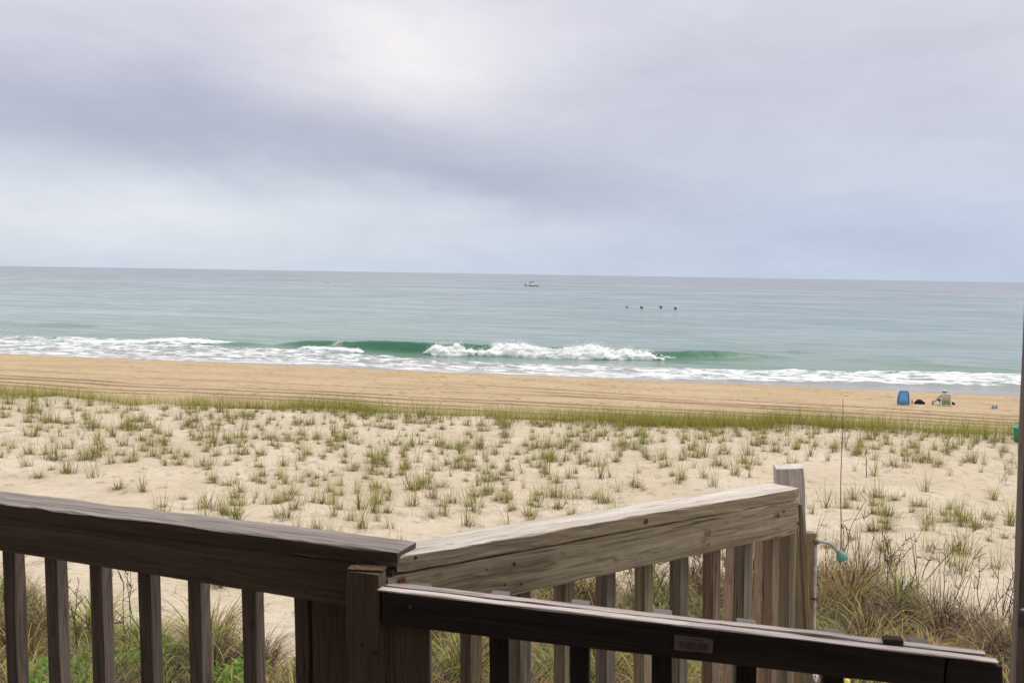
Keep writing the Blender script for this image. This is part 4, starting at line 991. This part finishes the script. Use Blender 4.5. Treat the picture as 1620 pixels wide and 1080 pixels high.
for s in (-1, 1):
    ltube('back_tube', [(s*.28, .0, .06), (s*.27, -.2, .46), (s*.25, -.36, .84), (s*.1, -.38, .87)], .024, WHT, gc_)
    ltube('leg', [(s*.35, -.36, .0), (s*.31, -.16, .24), (s*.29, .35, .30)], .030, WHT, gc_)
    ltube('leg', [(s*.29, .40, .0), (s*.29, -.1, .34)], .018, WHT, gc_)
    ltube('armrest', [(s*.31, -.22, .42), (s*.32, .25, .38)], .022, GRN, gc_)
ltube('foot_bar', [(-.29, -.26, .02), (.29, -.26, .02)], .018, GRN, gc_)
p = bpt(1495.5, 641.5); rot_at(gc_, p, R(-12)); gcp = p
# seated person in the green chair
SKIN = simple('skin', (0.50, 0.30, 0.20), 0.6); NAVY = simple('navy cloth', (0.02, 0.03, 0.14), 0.8); HATL = simple('pale blue hat cloth', (0.50, 0.66, 0.72), 0.8); HATD = simple('dark hat brim', (0.02, 0.05, 0.07), 0.8)
def skin_body(name, J, E, Rd, m, parent, sub=1):
    me = bpy.data.meshes.new(name); bm = bmesh.new(); ly = bm.verts.layers.skin.verify()
    vs = [bm.verts.new(j) for j in J]
    for i, v_ in enumerate(vs): v_[ly].radius = (Rd[i], Rd[i]); v_[ly].use_root = (i == 0)
    for a_, c_ in E: bm.edges.new((vs[a_], vs[c_]))
    bm.to_mesh(me); bm.free()
    o_ = bpy.data.objects.new(name, me); C.objects.link(o_); me.materials.append(m)
    o_.modifiers.new('skin', 'SKIN'); sb = o_.modifiers.new('sub', 'SUBSURF'); sb.levels = sb.render_levels = sub
    if parent: o_.parent = parent
    return o_
J = [(0, .02, .22), (0, -.06, .42), (0, -.16, .66), (0, -.18, .76), (0, -.18, .86), (0, -.17, .96),
     (-.19, -.13, .66), (-.33, -.05, .50), (-.36, .16, .42), (.19, -.13, .66), (.30, -.05, .48), (.31, .18, .42),
     (-.12, .06, .22), (-.24, .40, .36), (-.42, .62, .12), (-.48, .74, .08), (.12, .06, .22), (.14, .44, .38), (.15, .78, .10), (.15, .90, .08),
     (-.38, .24, .41), (.31, .26, .41)]
E = [(0, 1), (1, 2), (2, 3), (3, 4), (4, 5), (2, 6), (6, 7), (7, 8), (8, 20), (2, 9), (9, 10), (10, 11), (11, 21), (0, 12), (12, 13), (13, 14), (14, 15), (0, 16), (16, 17), (17, 18), (18, 19)]
Rd = [.15, .15, .15, .06, .095, .085, .07, .05, .035, .07, .05, .035, .10, .075, .045, .04, .10, .075, .045, .04, .03, .03]
per = empty('person', (0, 0, 0), 'person in green shirt and pale hat sitting back in the low beach chair', 'person')
skin_body('body', J, E, Rd, SKIN, per)
skin_body('shirt', [(0, .0, .30), (0, -.06, .42), (0, -.16, .66), (-.19, -.13, .655), (-.31, -.07, .53), (.19, -.13, .655), (.28, -.07, .52)], [(0, 1), (1, 2), (2, 3), (3, 4), (2, 5), (5, 6)], [.165, .17, .165, .09, .075, .09, .075], GRN, per)
skin_body('shorts', [(0, .03, .23), (-.12, .06, .22), (-.24, .36, .35), (.12, .06, .22), (.14, .40, .37)], [(0, 1), (1, 2), (0, 3), (3, 4)], [.16, .12, .105, .12, .105], NAVY, per)
def lathe(name, prof, m, parent, loc=(0, 0, 0), n=20):
    V = [(r_*math.cos(2*math.pi*j/n)+loc[0], r_*math.sin(2*math.pi*j/n)+loc[1], z+loc[2]) for r_, z in prof for j in range(n)]
    Fc = [(i*n+j, i*n+(j+1) % n, (i+1)*n+(j+1) % n, (i+1)*n+j) for i in range(len(prof)-1) for j in range(n)]
    Fc += [tuple(range(n))[::-1], tuple(range((len(prof)-1)*n, len(prof)*n))]
    return pmesh(name, V, Fc, m, parent, smooth=True)
ht = lathe('hat', [(.115, .0), (.118, .05), (.10, .11), (.05, .13), (.01, .132)], HATL, per, (0, -.175, .94))
lathe('hat_brim', [(.10, .0), (.215, -.035), (.215, -.03), (.11, .01)], HATD, ht, (0, -.175, .94))
rot_at(per, gcp+Vector((-.07, .15, .02)), R(-8))
# black bag
def lump(name, rx, ry, rz, m, loc, seed, label, cat):
    V = []; nu, nv = 28, 12; r2 = np.random.default_rng(seed)
    for i in range(nv+1):
        ph = math.pi/2*i/nv
        for j in range(nu):
            th = 2*math.pi*j/nu; q = 1+0.9*float(fbm(np.array(math.cos(th)*1.5+seed), np.array(math.sin(th)*1.5+ph*2), 3))
            V.append((math.cos(th)*math.cos(ph)*rx*q, math.sin(th)*math.cos(ph)*ry*q, math.sin(ph)**0.8*rz*q-.02))
    Fc = [(i*nu+j, i*nu+(j+1) % nu, (i+1)*nu+(j+1) % nu, (i+1)*nu+j) for i in range(nv) for j in range(nu)]+[tuple(range(nu))[::-1]]
    o_ = pmesh(name, V, Fc, m, None, loc, True); return tag(o_, label, cat)
bg_ = lump('beach_bag', .34, .2, .30, BLK, bpt(1455, 639), 3, 'slumped black bag on the sand beside the blue chair', 'bag')
ltube('strap', [(-.3, -.1, .03), (-.38, -.12, .06), (-.42, -.1, .01)], .02, BLK, bg_)
def cup(px, py, m, mtop, label, r_=.05, h=.2):
    c = empty('cup', bpt(px, py), label, 'cup')
    lathe('body', [(r_*.75, 0), (r_, h*.9)], m, c); lathe('lid', [(r_*1.08, h*.9), (r_*1.08, h), (r_*.6, h*1.06)], mtop, c)
    return c
cup(1443, 638.5, simple('red cup', (0.55, 0.16, 0.13), 0.5), simple('pink lid', (0.5, .25, .22), .5), 'red tumbler in the sand by the blue chair', .065, .27)
cup(1475.5, 640, simple('teal cup', (0.10, .33, .30), .5), simple('dark lid', (.08, .12, .12), .5), 'teal tumbler in the sand left of the seated person', .06, .26)
lump('beach_bag', .20, .16, .20, BLK, bpt(1506, 640), 8, 'small black bag on the sand right of the green chair', 'bag')
SH = simple('blue shoe', (0.07, 0.28, 0.55), 0.6)
for px_, w_ in ((1570.5, 'left'), (1575.5, 'right')):
    s_o = empty('shoe', bpt(px_, 646), 'bright blue beach shoe on the sand, %s one of the pair' % w_, 'shoe', 'pair of blue shoes on the sand')
    V = []; n = 12
    for zz, wx, yl, y0 in ((0, .05, .14, 0), (.05, .055, .14, 0), (.10, .05, .11, -.03), (.16, .042, .06, -.07)):
        for j in range(n): q = 2*math.pi*j/n; V.append((math.cos(q)*wx, math.sin(q)*yl+y0, zz))
    pmesh('upper', V, [(i*n+j, i*n+(j+1) % n, (i+1)*n+(j+1) % n, (i+1)*n+j) for i in range(3) for j in range(n)]+[tuple(range(n))[::-1]], SH, s_o, smooth=True)
    ltube('collar', [(math.cos(2*math.pi*j/n)*.044, math.sin(2*math.pi*j/n)*.06-.07, .17) for j in range(n+1)], .02, BLK, s_o, 6)
# trash barrel
tb0 = G(1606, 697); dd = 45.0
bp_ = G(1616, 699.5); bp_.z = gz(bp_.x, bp_.y); dd = (bp_-EYE).dot(fw)
top_z = P(1610, 674.5, dd).z; hB = top_z-bp_.z
TG = simple('green barrel plastic', (0.03, 0.23, 0.10), 0.5); TR = simple('teal rim', (0.03, 0.40, 0.28), 0.45)
tc_ = empty('trash_barrel', bp_, 'green trash barrel with teal rim behind the right post', 'trash barrel')
lathe('barrel', [(.25, 0), (.28, hB*.5), (.30, hB*.93), (.26, hB*.93), (.24, hB*.2)], TG, tc_, n=28)
lathe('rim', [(.30, hB*.86), (.345, hB*.88), (.345, hB*.97), (.32, hB*1.0), (.26, hB*.98), (.26, hB*.9)], TR, tc_, n=28)
lathe('inner_liner', [(.25, hB*.90), (.255, hB*.945)], BLK, tc_, n=28)

# boat
bo_p = onz(842, 452.6, 0.0); bo_p.z = 0
boat = empty('motor_boat', bo_p, 'white motor boat with canopy, black outboard and a red figure aboard', 'boat')
sec = []; NB = 12
for i in range(NB+1):
    f = i/NB; x = -4.6+9.6*f; wd = 1.35*(1-max(0, (f-.55)/.45)**2.2); zt = 1.0+0.45*max(0, f-.5)**1.3*2; zb = -.25+0.9*max(0, (f-.75)/.25)**2
    sec.append([(x, -wd, zt), (x, -wd*.86, zt*.45), (x, -wd*.3-.02, zb), (x, wd*.3+.02, zb), (x, wd*.86, zt*.45), (x, wd, zt), (x, wd*.86, zt-.12), (x, -wd*.86, zt-.12)])
V = [v for s in sec for v in s]; nn = 8
Fc = [(i*nn+j, i*nn+(j+1) % nn, (i+1)*nn+(j+1) % nn, (i+1)*nn+j) for i in range(NB) for j in range(nn)]+[tuple(range(nn))[::-1], tuple(range(NB*nn, NB*nn+nn))]
HUL = simple('boat hull white', (0.90, 0.88, 0.84), 0.4)
pmesh('hull', V, Fc, HUL, boat)
DKG = simple('dark boat grey', (0.05, 0.07, 0.08), 0.5)
V = [(s[0][0], s[0][1]*.96-.02, s[0][2]*.50) for s in sec[3:]]+[(s[1][0], s[1][1]*1.0-.03, s[1][2]*.2) for s in sec[3:]]; nq = len(sec[3:])
pmesh('hull_stripe', V, [(i, i+1, nq+i+1, nq+i) for i in range(nq-1)], DKG, boat, th=.03)
def lbox(name, lo, hi, m, parent):
    V = [(x, y, z) for x in (lo[0], hi[0]) for y in (lo[1], hi[1]) for z in (lo[2], hi[2])]
    return pmesh(name, V, [(0, 1, 3, 2), (4, 6, 7, 5), (0, 4, 5, 1), (2, 3, 7, 6), (0, 2, 6, 4), (1, 5, 7, 3)], m, parent)
lbox('console', (-.7, -.5, .6), (.3, .5, 1.9), HUL, boat)
lbox('canopy', (-2.0, -1.0, 3.0), (1.1, 1.0, 3.45), simple('canopy grey', (.10, .13, .15), .6), boat)
for x in (-1.7, .5):
    for y in (-.85, .85): ltube('canopy_pole', [(x, y, .9), (x*.95, y, 3.06)], .045, HUL, boat)
lbox('outboard_bracket', (-5.0, -.4, .2), (-4.55, .4, .9), DKG, boat)
ltube('outboard', [(-5.35, 0, -.2), (-5.35, 0, .4), (-5.4, 0, .9), (-5.4, 0, 1.5), (-5.3, 0, 1.7)], [.12, .14, .42, .40, .1], BLK, boat)
boat.rotation_euler = (0, 0, R(4))
pr = empty('person', bo_p+Vector((-1.5, 0, .75)), 'person in red standing at the boat console', 'person')
skin_body('body', [(0, 0, .9), (0, 0, 1.2), (0, 0, 1.42), (0, 0, 1.52), (0, 0, 1.70), (-.2, 0, 1.38), (-.28, .1, 1.1), (-.15, .3, 1.05), (.2, 0, 1.38), (.28, .1, 1.1), (.2, .3, 1.05), (-.1, 0, .5), (-.1, 0, .05), (.1, 0, .5), (.1, 0, .05)],
          [(0, 1), (1, 2), (2, 3), (3, 4), (2, 5), (5, 6), (6, 7), (2, 8), (8, 9), (9, 10), (0, 11), (11, 12), (0, 13), (13, 14)], [.17, .16, .16, .06, .11, .07, .05, .04, .07, .05, .04, .09, .06, .09, .06], SKIN, pr)
skin_body('red_jacket', [(0, 0, .78), (0, 0, 1.2), (0, 0, 1.42), (-.22, 0, 1.36), (-.30, .08, 1.1), (.22, 0, 1.36), (.30, .08, 1.1)], [(0, 1), (1, 2), (2, 3), (3, 4), (2, 5), (5, 6)], [.26, .26, .24, .12, .1, .12, .1], simple('red cloth', (.45, .03, .04), .8), pr)
pr.scale = (1.6, 1.6, 1.2)

# sea birds
BRD = simple('dark feathers', (.015, .013, .012), .8)
lab = ['dark sea bird floating low, leftmost of the four', 'dark sea bird with raised head, second of four from left', 'dark sea bird with raised head, third of four from left', 'dark sea bird with raised head, rightmost of the four']
for i, (px_, py_) in enumerate(((992.5, 485.8), (1015.5, 487.3), (1046, 486.6), (1069, 488.6))):
    p = onz(px_, py_, 0); p.z = 0
    bd = empty('sea_bird', p, lab[i], 'bird', 'sea birds floating in a row')
    J = [(0, 0, .12), (.28, 0, .16), (-.30, 0, .14), (-.34, 0, .28), (-.30, 0, .42 if i else .30), (-.38, 0, .46 if i else .32), (-.60, 0, .40 if i else .28)]
    skin_body('body', J, [(0, 1), (0, 2), (2, 3), (3, 4), (4, 5), (5, 6)], [.27 if i else .15, .12, .20, .07, .07, .09, .02], BRD, bd)
    bd.scale = (1.15, 1.15, 1.15 if i else .8)
for i, (px_, py_, lb) in enumerate(((513, 447.0, 'small grey bird flying low over the sea, left of its pair'), (519, 448.0, 'small grey bird flying low over the sea, right of its pair'))):
    p = P(px_, py_, 430)
    bd = empty('flying_bird', p, lb, 'bird', 'birds flying low over the sea')
    GB = simple('grey feathers', (.10, .10, .11), .8)
    skin_body('body', [(0, 0, 0), (.3, 0, .02), (-.3, 0, .0), (-.5, 0, .05)], [(0, 1), (0, 2), (2, 3)], [.09, .04, .08, .02], GB, bd)
    for s in (-1, 1):
        sheet('wing', [[(-.12, 0, .03), (.15, 0, .03)], [(-.10+.45*s, .3*s, .30-.05*s), (.12+.45*s, .3*s, .28)], [(.8*s, .75*s, .12), (.85*s, .75*s, .12)]], GB, bd, .02)
    bd.rotation_euler[2] = R(30)
